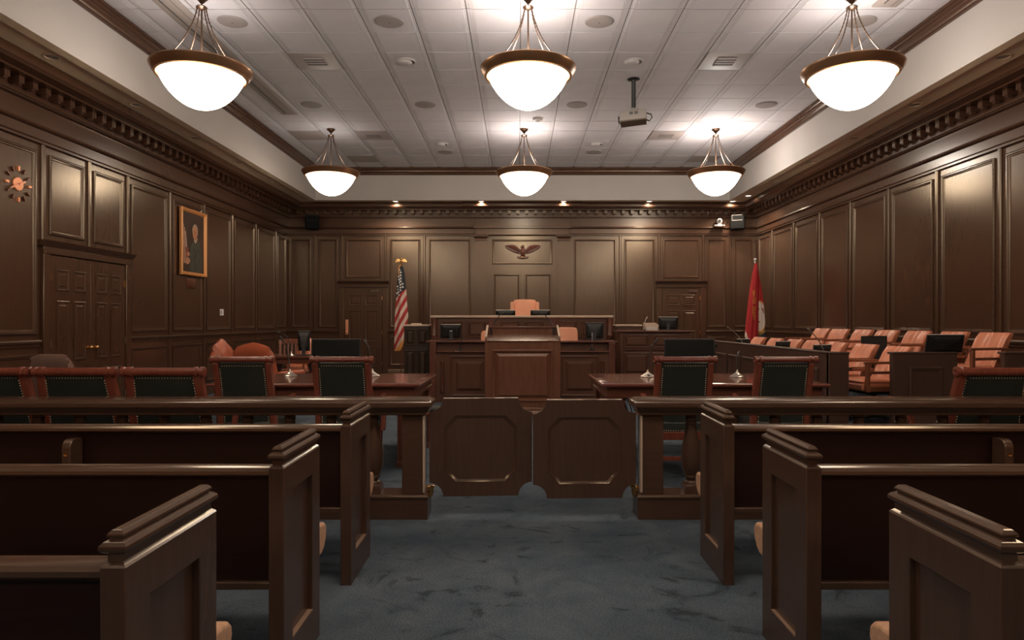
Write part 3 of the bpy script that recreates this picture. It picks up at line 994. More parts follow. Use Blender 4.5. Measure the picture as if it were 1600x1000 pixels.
# ---- clerk's bench
cbn = thing('clerk_bench', 'low mahogany clerk bench in front of the judge bench', 'bench', (-.03, 11.12, 0))
MB().box(-1.50, 1.50, 0, .10, 0, .81).build('front', 'bench', cbn, bevel=.004)
MB().box(-1.47, 1.47, .12, .20, .80, .975).build('apron', 'bench', cbn)
for sg in (-1, 1):
    a, b = sorted((sg * 1.50, sg * 1.45))
    MB().box(a, b, .10, .70, 0, .975).build('side', 'bench', cbn)
    MB().box(*sorted((sg * 1.41, sg * 1.51)), -.02, .20, 0, .972).build('corner_post', 'mahog', cbn, bevel=.008)
    s = MB().lathe([(.024, .16), (.032, .17), (.032, .19), (.018, .20), (.026, .215), (.021, .24), (.019, .60), (.026, .625), (.018, .64), (.032, .65), (.032, .67), (.024, .68)], (sg * 1.30, -.035, 0), 16)
    s.build('spindle', 'mahog', cbn)
    for z in (.205, .635): MB().lathe([(.02, -.006), (.0285, 0), (.02, .006)], (sg * 1.30, -.035, z), 16).build('brass_ring', 'brass', cbn)
MB().stack(-1.40, 1.40, -.04, .12, [(0, .81), (.01, .818), (.01, .828), (0, .836)]).build('ledge', 'mahogx', cbn)
MB().stack(-1.58, 1.56, .02, .62, [(-.01, .968), (0, .975), (.004, .985), (-.008, .996)]).build('top', 'mahogx', cbn)
RP2 = [(0, 0), (0, .014), (.012, .02), (.03, .014), (.04, .002), (.085, .002), (.13, .034), (.135, .034)]
for cx in (-.86, .0, .93): raised(cbn, cx, .43, .62, .66, 0, 'bench', RP2)
for cx, zz in ((-1.08, .842), (-1.04, .842)):
    MB().box(cx - .012, cx + .012, -.049, -.038, .824, .834).build('screw_cover', 'white', cbn)

# ---- lectern
lc = thing('lectern', 'panelled mahogany lectern with slanted top and two thin microphones', 'lectern', (-.035, 9.5, 0))
MB().box(-.525, .525, .02, .60, 0, 1.04).build('body', 'lect', lc, bevel=.004)
for sg in (-1, 1):
    a, b = sorted((sg * .525, sg * .425))
    MB().box(a, b, 0, .03, .12, 1.035).build('front_stile', 'lect', lc, bevel=.003)
    MB().ext([(.0, 1.04), (.0, 1.075), (.06, 1.115), (.50, 1.245), (.56, 1.245), (.60, 1.20), (.60, 1.04)], *sorted((sg * .525, sg * .50)), 'x').build('cheek', 'lect', lc, bevel=.003)
    MB().tube([(sg * .5125, .02, 1.10), (sg * .5125, .06, 1.125), (sg * .5125, .50, 1.252), (sg * .5125, .555, 1.252)], .016, 8).build('edge_trim', 'cream', lc)
MB().box(-.425, .425, 0, .03, .93, 1.035).build('top_stretcher', 'lect', lc, bevel=.003)
MB().box(-.425, .425, 0, .03, .12, .20).build('lower_stretcher', 'lect', lc, bevel=.003)
raised(lc, 0, .565, .85, .73, .012, 'lect', [(0, 0), (0, .018), (.012, .028), (.03, .024), (.045, .002), (.055, .002), (.095, .030), (.10, .030)])
MB().stack(-.53, .53, -.01, .61, [(.012, 0), (.012, .055), (0, .07), (.004, .09), (-.004, .12)]).build('plinth', 'lect', lc)
MB().ext([(.0, 1.03), (-.012, 1.04), (-.012, 1.05), (.0, 1.056), (.50, 1.135), (.50, 1.11), (.05, 1.03)], -.50, .50, 'x').build('slope', 'lect', lc)
MB().box(-.50, .50, .48, .52, 1.04, 1.225).build('book_stop', 'lect', lc, bevel=.003)
MB().box(-.50, .50, .46, .54, 1.225, 1.242).build('back_rail', 'lect', lc, bevel=.005)


def gooseneck(parent, pts, r=.007, tip=.013, mt='black', L=.06):
    g = MB().tube(pts, r, 8).build('gooseneck', mt, parent)
    a, b = Vector(pts[-2]), Vector(pts[-1])
    d = (b - a).normalized()
    MB().tube([b - d * .01, b + d * L * .2, b + d * L], [tip * .6, tip, tip * .9], 10).build('microphone_head', 'greyblack' if mt == 'black' else mt, g)


for sg in (-1, 1):
    m = thing('gooseneck_microphone', 'thin black microphone curving up from the %s cheek of the lectern' % ('flag side' if sg < 0 else 'jury side'), 'microphone', (sg * .455 - .035, 9.98, 1.128), 0, 'lectern microphones')
    MB().lathe([(.022, 0), (.022, .006), (.014, .05), (.012, .10), (.008, .11)], n=12).build('base', 'black', m)
    gooseneck(m, [(0, 0, .10), (-sg * .025, 0, .15), (-sg * .075, .03, .22), (-sg * .12, .06, .28), (-sg * .16, .06, .305)], .007, .011, 'black', .04)

# ---- witness stand
ws = thing('witness_stand', 'mahogany witness stand with four raised panels', 'witness stand', (2.26, 11.75, 0))
MB().box(-.60, .60, 0, .08, 0, 1.135).build('front', 'bench', ws, bevel=.004)
for sg in (-1, 1): MB().box(*sorted((sg * .60, sg * .54)), .08, 1.0, 0, 1.135).build('side', 'bench', ws)
MB().stack(-.66, .68, -.05, .45, [(-.008, 1.13), (0, 1.138), (.003, 1.148), (-.006, 1.158)]).build('top', 'mahogx', ws)
for cx in (-.325, .175):
    raised(ws, cx, .975, .44, .23, 0, 'bench')
    raised(ws, cx, .59, .44, .38, 0, 'bench')
    MB().box(cx - .22, cx + .22, -.03, 0, .825, .845).build('ledge', 'mahogx', ws, bevel=.004)
MB().box(-.60, .60, -.02, 0, 0, .30).build('plinth', 'bench', ws, bevel=.006)


# ---- monitors
def monitor(label, loc, rz, w, h, base_z, tilt, group='black computer monitors', stand=True, screen_mat='screen', vesa=False):
    """screen faces local -y; centre of the panel at height base_z above the foot"""
    t = thing('monitor', label, 'monitor', loc, rz, group)
    T = Matrix.Translation((0, 0, base_z)) @ Matrix.Rotation(R(tilt), 4, 'X')
    b = MB().box(-w / 2, w / 2, -.012, .012, -h / 2, h / 2)
    b.loft([[(-w * .46, .011, -h * .44), (w * .46, .011, -h * .44), (w * .46, .011, h * .44), (-w * .46, .011, h * .44)], [(-w * .3, .04, -h * .34), (w * .3, .04, -h * .34), (w * .3, .04, h * .2), (-w * .3, .04, h * .2)]])
    b.xf(T).build('casing', 'black', t, bevel=.003)
    MB().box(-w / 2 + .014, w / 2 - .014, -.0135, -.012, -h / 2 + .016, h / 2 - .014).xf(T).build('screen', screen_mat, t)
    if stand:
        MB().box(-.03, .03, .035, .06, .006, base_z).build('neck', 'greyblack', t, bevel=.004)
        MB().stack(-.11, .11, -.07, .10, [(0, 0), (0, .006), (-.02, .012)]).build('foot', 'greyblack', t)
    if vesa:
        MB().box(-.025, .025, .041, .043, -.005, .03).xf(T).build('logo_plate', 'white', t)
    MB().box(-w / 2, w / 2, -.012, .0125, h / 2 - .002, h / 2 + .001).xf(T).build('top_edge', 'vent', t)
    return t


for sg, px in ((-1, 790), (1, 844)):
    monitor('low black monitor on the judge bench, %s of the peach chair' % ('flag side' if sg < 0 else 'jury side'), (X(px, 13.05), 13.05, 1.24), PI, .37, .20, .20, -22)
monitor('tilted black monitor seen from behind on the clerk bench, flag side', (X(704, 11.5), 11.5, .996), PI + R(14), .34, .24, .155, -18, vesa=True)
monitor('black monitor seen from behind on the clerk bench beside a microphone', (X(929, 11.5), 11.5, .996), PI + R(-6), .30, .27, .165, -4)
monitor('black monitor seen from behind on the witness stand', (X(1044, 12.05), 12.05, 1.158), PI + R(-12), .34, .22, .13, -12)


# desk microphones: bell foot and stem
def desk_mic(label, loc, pts, foot=.075, mt='chrome', stem='black'):
    m = thing('desk_microphone', label, 'microphone', loc, 0, 'desk microphones')
    MB().lathe([(foot, 0), (foot, .007), (foot * .92, .012), (foot * .66, .022), (foot * .42, .035), (foot * .22, .045), (.011, .056), (.007, .075)], n=22).build('foot', mt, m)
    MB().box(-.012, .012, -foot * .8, -foot * .68, .018, .026).build('switch', 'black', m)
    gooseneck(m, pts, .005, .011, stem)
    return m


desk_mic('round headed microphone on the clerk bench before the jury side monitor', (X(925, 11.2), 11.2, .836), [(0, 0, .07), (0, 0, .13), (.002, 0, .24)], .045, 'greyblack', 'vent')
desk_mic('small microphone on the clerk bench ledge, flag side', (X(719, 11.12), 11.12, .836), [(0, 0, .07), (.02, 0, .14), (.03, 0, .2)], .04, 'greyblack')
t = thing('paper_tray', 'pale beige letter tray on the witness stand beside the monitor', 'tray', (X(1017, 12.0), 12.0, 1.158))
MB().box(-.12, .12, -.09, .09, .0, .012).build('floor_plate', 'paper', t)
MB().box(-.12, .12, .078, .09, .012, .135).build('back_plate', 'paper', t, bevel=.003)
for sg in (-1, 1): MB().box(*sorted((sg * .12, sg * .108)), -.09, .078, .012, .11).build('side_plate', 'paper', t, bevel=.003)
MB().box(-.1, .1, -.085, .07, .013, .07).build('paper_stack', 'white', t)
m = thing('gooseneck_microphone', 'thin pale microphone standing beside the letter tray on the witness stand', 'microphone', (X(1007, 11.85), 11.85, 1.158))
MB().lathe([(.02, 0), (.02, .02), (.01, .03)], n=12).build('base', 'greyblack', m)
gooseneck(m, [(0, 0, .03), (0, 0, .12), (.015, 0, .18), (.035, 0, .215)], .005, .008, 'chrome', .03)


# ---- judge's and clerks' peach chairs
def peach_chair(label, loc, rz, wing, H, W):
    t = thing('leather_armchair', label, 'chair', loc, rz, 'peach leather chairs')
    zt = H
    secs = []
    for i in range(9):
        s = i / 8
        z = .42 + (zt - .42) * s
        w2 = W / 2 * (1 - .02 * s) * (1 if s < .9 else .93)
        y = .20 + .10 * s
        secs.append([(-w2, y, z), (-w2 * .6, y - .03, z + (.03 * (s > .95))), (w2 * .6, y - .03, z + (.03 * (s > .95))), (w2, y, z), (w2 * .95, y + .10, z), (-w2 * .95, y + .10, z)])
    MB().loft(secs).build('backrest', 'peach', t, bevel=.025, seg=3, smooth=60)
    if wing:
        for sg in (-1, 1):
            MB().box(*sorted((sg * (W / 2 - .035), sg * (W / 2 + .045))), .14, .37, .55, zt - .035).build('wing', 'peach', t, bevel=.032, seg=4, smooth=60)
    MB().box(-W / 2 + .03, W / 2 - .03, -.26, .24, .36, .47).build('seat', 'peach', t, bevel=.03, seg=3, smooth=60)
    for sg in (-1, 1):
        MB().box(*sorted((sg * (W / 2 - .03), sg * (W / 2 + .05))), -.24, .24, .40, .64).build('arm', 'peach', t, bevel=.03, seg=3, smooth=60)
    MB().lathe([(.03, .05), (.03, .37)], n=12).build('column', 'black', t)
    for k in range(5):
        a = 2 * PI * k / 5 + .3
        MB().tube([(0, 0, .09), (.14 * math.cos(a), .14 * math.sin(a), .085), (.27 * math.cos(a), .27 * math.sin(a), .06)], [.025, .022, .016], 8).ell((.27 * math.cos(a), .27 * math.sin(a), .03), (.022, .022, .03), 10, 6).build('base_leg', 'black', t)
    return t


peach_chair('high winged peach leather chair behind the judge bench', (X(820, 13.75), 13.75, .58), 0, True, 1.17, .50)
peach_chair('peach leather chair mostly hidden behind the lectern, flag side', (X(768, 11.98), 11.98, .30), 0, False, .84, .42)
peach_chair('peach leather chair at the clerk bench, jury side of the lectern', (X(887, 11.98), 11.98, .30), 0, False, .895, .42)


# ---- counsel tables
def counsel_table(x0, x1, lab):
    t = thing('counsel_table', lab, 'table', ((x0 + x1) / 2, 6.72, 0), 0, 'counsel tables')
    w, d = (x1 - x0) / 2, .615
    MB().stack(-w, w, -d, d, [(-.02, .722), (-.006, .728), (0, .737), (.002, .747), (-.005, .756), (-.012, .76)]).build('top', 'table', t)
    MB().box(-w + .075, w - .075, -d + .075, d - .075, .7598, .7606).build('inlay', 'table', t)
    MB().stack(-w + .04, w - .04, -d + .04, d - .04, [(-.01, .625), (0, .63), (0, .645), (-.012, .652), (-.012, .715), (0, .722)]).build('apron', 'mahogx', t)
    for sx in (-1, 1):
        for sy in (-1, 1):
            cx, cy = sx * (w - .14), sy * (d - .14)
            l = MB()
            pts = []
            q = .075
            for k in range(5):
                a = -q + 2 * q * k / 5
                pts += [(a, -q), (a + .010, -q + .008), (a + .020, -q + .008), (a + .030, -q)]
            front = pts
            ring = front + [(q, -q)] + [(q, q), (-q, q)]
            l.ext([(cx + a, cy + b) for a, b in ring], .05, .625, 'z')
            l.stack(cx - q, cx + q, cy - q, cy + q, [(.01, 0), (.01, .045), (0, .055)])
            l.build('leg', 'mahog', t)
        MB().box(*sorted((sx * (w - .10), sx * (w - .13))), -d + .2, d - .2, .08, .64).build('end_panel', 'mahog', t)
    return t


counsel_table(-2.89, -.975, 'polished mahogany counsel table on the striped flag side')
counsel_table(.655, 2.70, 'polished mahogany counsel table on the jury side')
monitor('wide black screen standing on the flag side counsel table', (X(525, 6.95), 6.95, .7606), 0, .50, .31, .225, -3)
monitor('wide black screen standing on the jury side counsel table', (X(1077.5, 6.95), 6.95, .7606), 0, .515, .31, .225, -3)
desk_mic('chrome footed microphone on the flag side counsel table, between the chairs', (X(453, 6.95), 6.95, .7606), [(0, 0, .07), (-.02, .02, .18), (-.05, .05, .3), (-.10, .08, .36)])
desk_mic('chrome footed microphone on the flag side counsel table, behind the chair rail', (X(582, 6.95), 6.95, .7606), [(0, 0, .07), (-.02, .02, .18), (-.05, .05, .3), (-.08, .08, .33)])
desk_mic('chrome footed microphone on the jury side counsel table, near the lectern', (X(1012, 6.85), 6.85, .7606), [(0, 0, .07), (.02, .02, .18), (.04, .05, .3), (.09, .08, .345)])
desk_mic('chrome footed microphone on the jury side counsel table, between the chairs', (X(1152, 6.85), 6.85, .7606), [(0, 0, .07), (.0, .02, .14), (.01, .05, .2), (.03, .08, .22)])
# cables hanging under the jury side table
t = thing('cable_loop', 'black cables hanging under the jury side counsel table', 'cable', (X(985, 6.35), 6.35, 0))
for k, (a, b) in enumerate(((-.075, .05), (-.03, .03), (.03, .0))):
    MB().tube([(a, 0, .618), (a - .02 - .01 * k, 0, .57), (a * .6, 0, .46), (b * .5, .02, .40), (.02, .03, .25), (.03, .05, .004)], .011 - .003 * k, 6).build('cable', 'black', t)
MB().box(-.02, .16, -.02, .06, .565, .618).build('power_strip', 'black', t, bevel=.004)
tag(MB().stack(-.20, .20, -.13, .13, [(0, 0), (0, .35), (-.02, .37)]).box(-.15, .15, -.134, -.13, .06, .3).build('floor_case', 'black', None, (X(630, 5.9), 7.6, 0)), 'low black case on the carpet under the flag side counsel table', 'case')


# ---- green leather chairs seen from behind
def green_chair(label, loc, rz, W, H, scroll, group):
    t = thing('counsel_chair', label, 'chair', loc, rz, group)
    zs = [.40 + (H - .05 - .40) * i / 10 for i in range(11)]
    def yb(z): return .22 + .13 * ((z - .40) / (H - .45)) ** 1.25
    fl = .035 if scroll else .006
    def xo(z):
        s = (z - .40) / (H - .45)
        return W / 2 - .034 + fl * (1 - s) - (.01 if scroll else 0)
    secs = []
    for z in zs[1:]:
        a = xo(z) - .028
        y = yb(z)
        secs.append([(-a, y - .025, z), (a, y - .025, z), (a, y + .012, z), (a * .5, y + .02, z), (-a * .5, y + .02, z), (-a, y + .012, z)])
    MB().loft(secs).build('backrest', 'green', t)
    hw = .034 if scroll else .026
    for sg in (-1, 1):
        MB().loft([[(sg * (xo(z) - hw), yb(z) - .03, z), (sg * (xo(z) + hw * .8), yb(z) - .03, z), (sg * (xo(z) + hw * .8), yb(z) + .026, z), (sg * (xo(z) - hw), yb(z) + .026, z)] for z in zs]).build('back_stile', 'chairwood', t, bevel=.008)
    r = .030 if scroll else .024
    yt = yb(H - .05) + .012
    MB().lathe([(r * .8, -W / 2 + .03), (r, -W / 2 + .035), (r, W / 2 - .035), (r * .8, W / 2 - .03)], (0, yt, H - r), 18, 'x').build('top_rail', 'chairwood', t)
    for sg in (-1, 1):
        c = MB().lathe([(r * .9, -.045), (r * 1.25, -.04), (r * 1.25, -.012), (r * .95, -.006), (r * .95, .006), (r * 1.25, .012), (r * 1.25, .03), (r * .7, .034), (r * .6, .028)], (sg * (W / 2 - .03), yt, H - r), 18, 'x')
        c.build('scroll_end', 'chairwood', t)
    nm = MB()
    zq = .46
    while zq < H - .09:
        for sg in (-1, 1): nm.octa((sg * (xo(zq) - .037 - .0), yb(zq) + .020, zq), .0055)
        zq += .019
    a = xo(H - .08) - .05
    k = -a
    while k < a:
        nm.octa((k, yb(H - .07) + .024, H - .075), .004)
        k += .02
    k = -W / 2 + .07
    while k < W / 2 - .06:
        nm.octa((k, .262, .422), .0055)
        k += .019
    q = nm.build('nail_trim', 'nail', t, smooth=0)
    q['kind'] = 'stuff'
    MB().box(-W / 2 + .05, W / 2 - .05, -.27, .255, .405, .50).build('seat', 'green', t, bevel=.02, seg=3, smooth=60)
    MB().box(-W / 2 + .035, W / 2 - .035, -.28, .262, .345, .412).build('seat_rail', 'chairwood', t, bevel=.005)
    for sg in (-1, 1):
        xa = sg * (W / 2 - .01)
        path = [(.27, .67), (.16, .645), (.04, .635), (-.10, .65), (-.19, .668), (-.235, .655), (-.25, .63)]
        MB().loft([[(xa - .024, y, z - .022), (xa + .024, y, z - .022), (xa + .022, y, z + .016), (xa - .022, y, z + .016)] for y, z in path]).build('arm', 'chairwood', t, bevel=.006)
        MB().loft([[(xa - .02, y - .02, z), (xa + .02, y - .02, z), (xa + .02, y + .02, z), (xa - .02, y + .02, z)] for y, z in ((-.14, .36), (-.17, .46), (-.215, .56), (-.21, .645))]).build('arm_post', 'chairwood', t, bevel=.006)
        for y in (-.24, .225):
            xl = sg * (W / 2 - .065)
            l = MB().loft([[(xl - q, y - q + o, z), (xl + q, y - q + o, z), (xl + q, y + q + o, z), (xl - q, y + q + o, z)] for q, z, o in ((.028, .37, 0), (.026, .2, .0), (.020, .06, .03 if y > 0 else 0))]).build('leg', 'chairwood', t, bevel=.004)
            o = .03 if y > 0 else 0
            MB().lathe([(.012, .06), (.022, .05), (.022, .04), (.014, .034)], (xl, y + o, 0), 12).ell((xl, y + o, .018), (.013, .02, .018), 10, 8).build('caster', 'brass', l)
        MB().box(*sorted((sg * (W / 2 - .05), sg * (W / 2 - .08))), -.22, .23, .17, .20).build('side_stretcher', 'chairwood', t, bevel=.003)
    MB().box(-W / 2 + .08, W / 2 - .08, .21, .24, .17, .205).build('stretcher', 'chairwood', t, bevel=.003)
    return t


g1 = None
YC = 5.5
for px, lab in ((377.5, 'green leather chair at flag side table in front of the rust armchairs'), (533, 'green leather chair at flag side table before the wide screen'),
                (1070, 'green leather chair at jury side table before the wide screen'), (1227, 'green leather chair at jury side table beside the jury box')):
    loc = (X(px, YC), YC + .36, 0)
    if g1 is None: g1 = green_chair(lab, loc, PI, .495, 1.035, False, 'tall green counsel chairs')
    else: copy_tree(g1, loc, PI, lab)
g2 = None
YC2 = 4.86
for px, lab in ((255, 'wide scroll topped green armchair behind the bar, closest to the flag side table'), (117, 'wide scroll topped green armchair in front of the brown leather chair'),
                (-17, 'wide scroll topped green armchair cut by the clock side picture edge'), (1556, 'wide scroll topped green armchair in front of the jury box monitor')):
    loc = (X(px, YC2), YC2 + .36, 0)
    if g2 is None: g2 = green_chair(lab, loc, PI, .575, .99, True, 'wide green armchairs behind the bar')
    else: copy_tree(g2, loc, PI, lab)

# ================================================================== JURY BOX
XJ = 3.07
jx = thing('jury_box', 'dark panelled jury box wall with openings toward the bar', 'jury box', (0, 0, 0))
ZJ = .985
MB().box(XJ, XJ + .06, 6.97, 12.25, 0, ZJ).build('side_wall', 'box', jx, bevel=.003)
MB().box(XJ - .008, XJ + .10, 6.962, 12.26, ZJ, ZJ + .022).build('side_cap', 'box', jx, bevel=.006)
for x0, x1 in ((XJ, 3.27), (3.715, 4.375), (4.85, 5.70)):
    f = MB().box(x0, x1, 6.95, 7.01, 0, ZJ).build('front_wall', 'box', jx, bevel=.003)
    MB().box(x0 - .004, x1 + .004, 6.942, 7.05, ZJ, ZJ + .022).build('front_cap', 'box', jx, bevel=.006)
    if x1 - x0 > .4:
        raised(jx, (x0 + x1) / 2, .55, x1 - x0 - .32, .62, 6.95, 'box', PR)
for k in range(8):
    y0 = 7.15 + k * .63
    o = raised(jx, XJ, .50, .53, .66, y0 + .3, 'box', PR, rz=R(-90))
MB().box(XJ + .06, XJ + .36, 7.2, 12.2, .80, .83).build('inner_ledge', 'box', jx, bevel=.004)
MB().lathe([(.012, 0), (.03, .006), (.03, .03)], (XJ - .03, 10.9, .93), 12, 'x').build('call_button', 'black', jx)


def jury_chair(label, loc, rz):
    t = thing('juror_chair', label, 'chair', loc, rz, 'orange leather juror chairs')
    W = .385
    nx = 28
    secs = []
    for i in range(8):
        s = i / 7
        z = .45 + .385 * s
        y = .125 + .20 * s
        row = []
        for k in range(nx + 1):
            u = -1 + 2 * k / nx
            wave = .007 * math.sin(u * 8.5 + 1.1 * s) + .005 * math.sin(u * 15 + 2.0) + .02 * u * u
            edge = .02 if (i == 7) else 0
            row.append((u * W / 2, y - .035 - wave + edge, z))
        row += [(W / 2 + .006, y + .01, z), (W / 2 - .015, y + .035, z), (-W / 2 + .015, y + .035, z), (-W / 2 - .006, y + .01, z)]
        secs.append(row)
    last = [(p[0] * .985, (p[1] + .325) / 2, .846) for p in secs[-1]]
    MB().loft(secs + [last]).build('backrest', 'orange', t, smooth=50)
    MB().loft([[(-W / 2 + e, -.27 + e, z), (W / 2 - e, -.27 + e, z), (W / 2 - e, .20 - e, z), (-W / 2 + e, .20 - e, z)] for e, z in ((.02, .365), (0, .38), (0, .43), (.015, .45), (.0, .465), (.02, .492), (.06, .50))]).build('seat', 'orange', t, bevel=.008)
    for sg in (-1, 1):
        x0, x1 = sorted((sg * (W / 2 + .012), sg * (W / 2 + .052)))
        MB().box(x0, x1, -.245, -.205, .36, .665).build('arm_post', 'jurywood', t, bevel=.005)
        MB().box(x0 - .004, x1 + .004, -.26, .22, .662, .69).build('arm', 'jurywood', t, bevel=.006)
        MB().box(x0, x1, -.205, .19, .555, .585).build('arm_rail', 'jurywood', t, bevel=.004)
        MB().box(x0, x1, .17, .21, .36, .665).build('rear_post', 'jurywood', t, bevel=.005)
        MB().box(x0, x1, -.205, .17, .365, .42).build('seat_side', 'jurywood', t, bevel=.004)
    MB().box(-W / 2, W / 2, -.18, .15, .33, .37).build('mechanism', 'black', t)
    MB().lathe([(.03, .06), (.03, .34)], n=12).build('column', 'black', t)
    for k in range(4):
        a = PI / 2 * k + .5
        MB().tube([(0, 0, .08), (.14 * math.cos(a), .14 * math.sin(a), .07), (.26 * math.cos(a), .26 * math.sin(a), .05)], [.026, .022, .016], 8).ell((.26 * math.cos(a), .26 * math.sin(a), .024), (.02, .02, .024), 10, 6).build('base_leg', 'black', t)
    return t


j0 = None
nth = ('first', 'second', 'third', 'fourth', 'fifth', 'sixth', 'last')
FR = [(1185, 11.95), (1211, 11.2), (1240, 10.42), (1271, 9.72), (1307, 9.02), (1353, 8.25), (1404, 7.55)]
BR = [(1285, 11.68), (1314, 10.97), (1350, 10.27), (1389, 9.55), (1437, 8.81), (1494, 8.09), (1559, 7.43)]
for nm, lst, zz in (('front', FR, .195), ('back', BR, .35)):
    for i, (px, d) in enumerate(lst):
        lab = 'orange leather juror chair, %s row, %s from the red flag' % (nm, nth[i])
        loc = (X(px, d) - .25, d + .05, zz)
        if j0 is None: j0 = jury_chair(lab, loc, R(-82))
        else: copy_tree(j0, loc, R((-82 if zz < .3 else -77) + random.uniform(-3, 3)), lab)
monitor('black monitor seen from behind on the jury box front wall', (X(1459, 7.2), 7.02, ZJ + .022), PI + R(2), .385, .19, .085, -14, stand=False)
t = thing('screen_on_stand', 'tall dark screen standing between the juror chair rows', 'monitor', (X(1366, 8.6), 8.6, .195), R(8))
MB().box(-.17, .17, -.012, .02, .60, .94).build('casing', 'black', t, bevel=.004)
MB().box(-.155, .155, -.0135, -.012, .615, .925).build('screen', 'greyblack', t)
MB().box(-.02, .02, .02, .05, .02, .75).build('post', 'black', t)
MB().stack(-.14, .14, -.10, .14, [(0, 0), (0, .015), (-.03, .025)]).build('foot', 'black', t)
for px, d, w_, hh, lab in ((1218, 8.75, .22, .17, 'low black screen on the jury ledge, middle one'), (1271, 7.62, .24, .165, 'low black screen on the jury ledge, closest to the opening'), (1160, 10.3, .24, .16, 'low black screen on the jury ledge below the red flag')):
    monitor(lab, (XJ + .22, d, .83), PI + R(20), w_, .13, hh, -14)
for px0, d, lab in ((1163, 10.0, 'long pale microphone leaning on the jury ledge below the red flag'), (1291, 7.36, 'long pale microphone rising from the jury ledge at its near corner')):
    m = thing('gooseneck_microphone', lab, 'microphone', (XJ + .14, d, .83), 0, 'jury microphones')
    MB().lathe([(.03, 0), (.03, .10), (.02, .12), (.01, .13)], n=12).build('base', 'black', m)
    sc = d / 7.36
    gooseneck(m, [(0, 0, .12), (-.02 * sc, 0, .19), (-.06 * sc, 0, .27), (-.13 * sc, 0, .36), (-.165 * sc, 0, .395)], .006, .009, 'chrome', .03)


# ================================================================== CLERK AND REPORTER CORNER
def executive(label, loc, rz, mt, H=1.06, W=.56, tufted=True, square=False):
    t = thing('executive_chair', label, 'chair', loc, rz, None)
    nx, nz = 20, 10
    secs = []
    for i in range(nz + 1):
        s = i / nz
        row = []
        back = []
        for k in range(nx + 1):
            u = -1 + 2 * k / nx
            top = H - .07 * abs(u) ** 1.6 + (.015 * math.cos(u * 5) if tufted else 0) - (.05 if abs(u) > .98 else 0)
            if square: top = H - .03 * abs(u) ** 6
            z = .46 + (top - .46) * s
            y = .20 + .13 * s
            tuft = (.018 * (abs(math.sin(u * 4.5)) ** .5) if tufted else .008 * math.sin(u * 7))
            rd = .05 * max(0, s - .85) / .15
            wd = W / 2 * (1 - .06 * max(0, s - .8) / .2)
            row.append((u * wd, y - .05 - tuft - .05 * (1 - u * u) * .4 + rd + .05 * (abs(u) > .98), z))
            back.append((u * wd, y + .06 - rd, z))
        secs.append(row + back[::-1])
    mid = [((a[0] + b[0]) / 2, (a[1] + b[1]) / 2, a[2] + .012) for a, b in zip(row, back)]
    near = [[((a[0] + m_[0]) / 2, (a[1] + m_[1]) / 2, m_[2] - .003) for a, m_ in zip(q, mid)] for q in (row, back)]
    secs += [near[0] + near[1][::-1], mid + mid[::-1]]
    MB().loft(secs).build('backrest', mt, t, smooth=60)
    MB().box(-W / 2 + .04, W / 2 - .04, -.28, .22, .38, .50).build('seat', mt, t, bevel=.035, seg=3, smooth=60)
    for sg in (-1, 1):
        MB().box(*sorted((sg * (W / 2 - .05), sg * (W / 2 + .04))), -.22, .22, .42, .66).ext([(-.24 + 0, .60), (-.26, .64), (-.24, .68), (.22, .68), (.22, .60)], *sorted((sg * (W / 2 - .06), sg * (W / 2 + .05))), 'x').build('arm', mt, t, bevel=.02, seg=3, smooth=60)
    MB().lathe([(.03, .06), (.03, .39)], n=12).build('column', 'black', t)
    for k in range(5):
        a = 2 * PI * k / 5 + .2
        MB().tube([(0, 0, .09), (.15 * math.cos(a), .15 * math.sin(a), .08), (.28 * math.cos(a), .28 * math.sin(a), .055)], [.026, .022, .016], 8).ell((.28 * math.cos(a), .28 * math.sin(a), .026), (.022, .022, .026), 10, 6).build('base_leg', 'black', t)
    return t


executive('rust leather tufted chair by the portrait wall, seen from its front edge', (X(384, 9.75), 9.7, 0), R(94), 'rust', 1.05, .58)
executive('rust leather camel backed chair turned away beside the portrait wall', (X(417, 8.75), 8.9, 0), R(160), 'rust', 1.04, .60, False)
executive('shiny brown leather chair in front of the double door', (X(108, 7.35), 7.45, 0), R(174), 'brownleather', .965, .43, False, True)
executive('orange leather chair behind the reporter desk monitor', (X(474, 12.9), 12.85, 0), R(0), 'orange', .99, .40, False)

rd = thing('reporter_desk', 'dark mahogany reporter desk by the back corner', 'desk', (X(458, 11.2), 11.3, 0))
MB().stack(-.55, .55, -.40, .40, [(-.02, .715), (0, .725), (.003, .742), (-.006, .755), (-.012, .76)]).build('top', 'mahogx', rd)
MB().stack(-.52, .52, -.37, .37, [(0, .64), (0, .715)]).build('apron', 'mahogx', rd)
for sx in (-1, 1):
    MB().lathe([(.07, .03), (.05, .08), (.045, .5), (.07, .60), (.07, .64)], (sx * .28, 0, 0), 20).stack(sx * .28 - .06, sx * .28 + .06, -.30, .30, [(0, 0), (0, .03), (-.02, .05)]).build('pedestal', 'mahog', rd)
monitor('grey monitor seen from behind on the reporter desk', (X(473.5, 11.25), 11.3, .76), PI + R(10), .19, .33, .235, -4, screen_mat='greyblack')
desk_mic('chrome footed microphone on the reporter desk with a long bent neck', (X(455, 11.05), 11.05, .76), [(0, 0, .07), (-.03, .02, .2), (-.08, .04, .31), (-.14, .05, .36), (-.20, .05, .375)], .06, 'chrome', 'greyblack')
sc = thing('slatted_chair', 'wooden slatted back chair behind the reporter desk', 'chair', (X(451, 11.9), 12.0, 0), R(12))
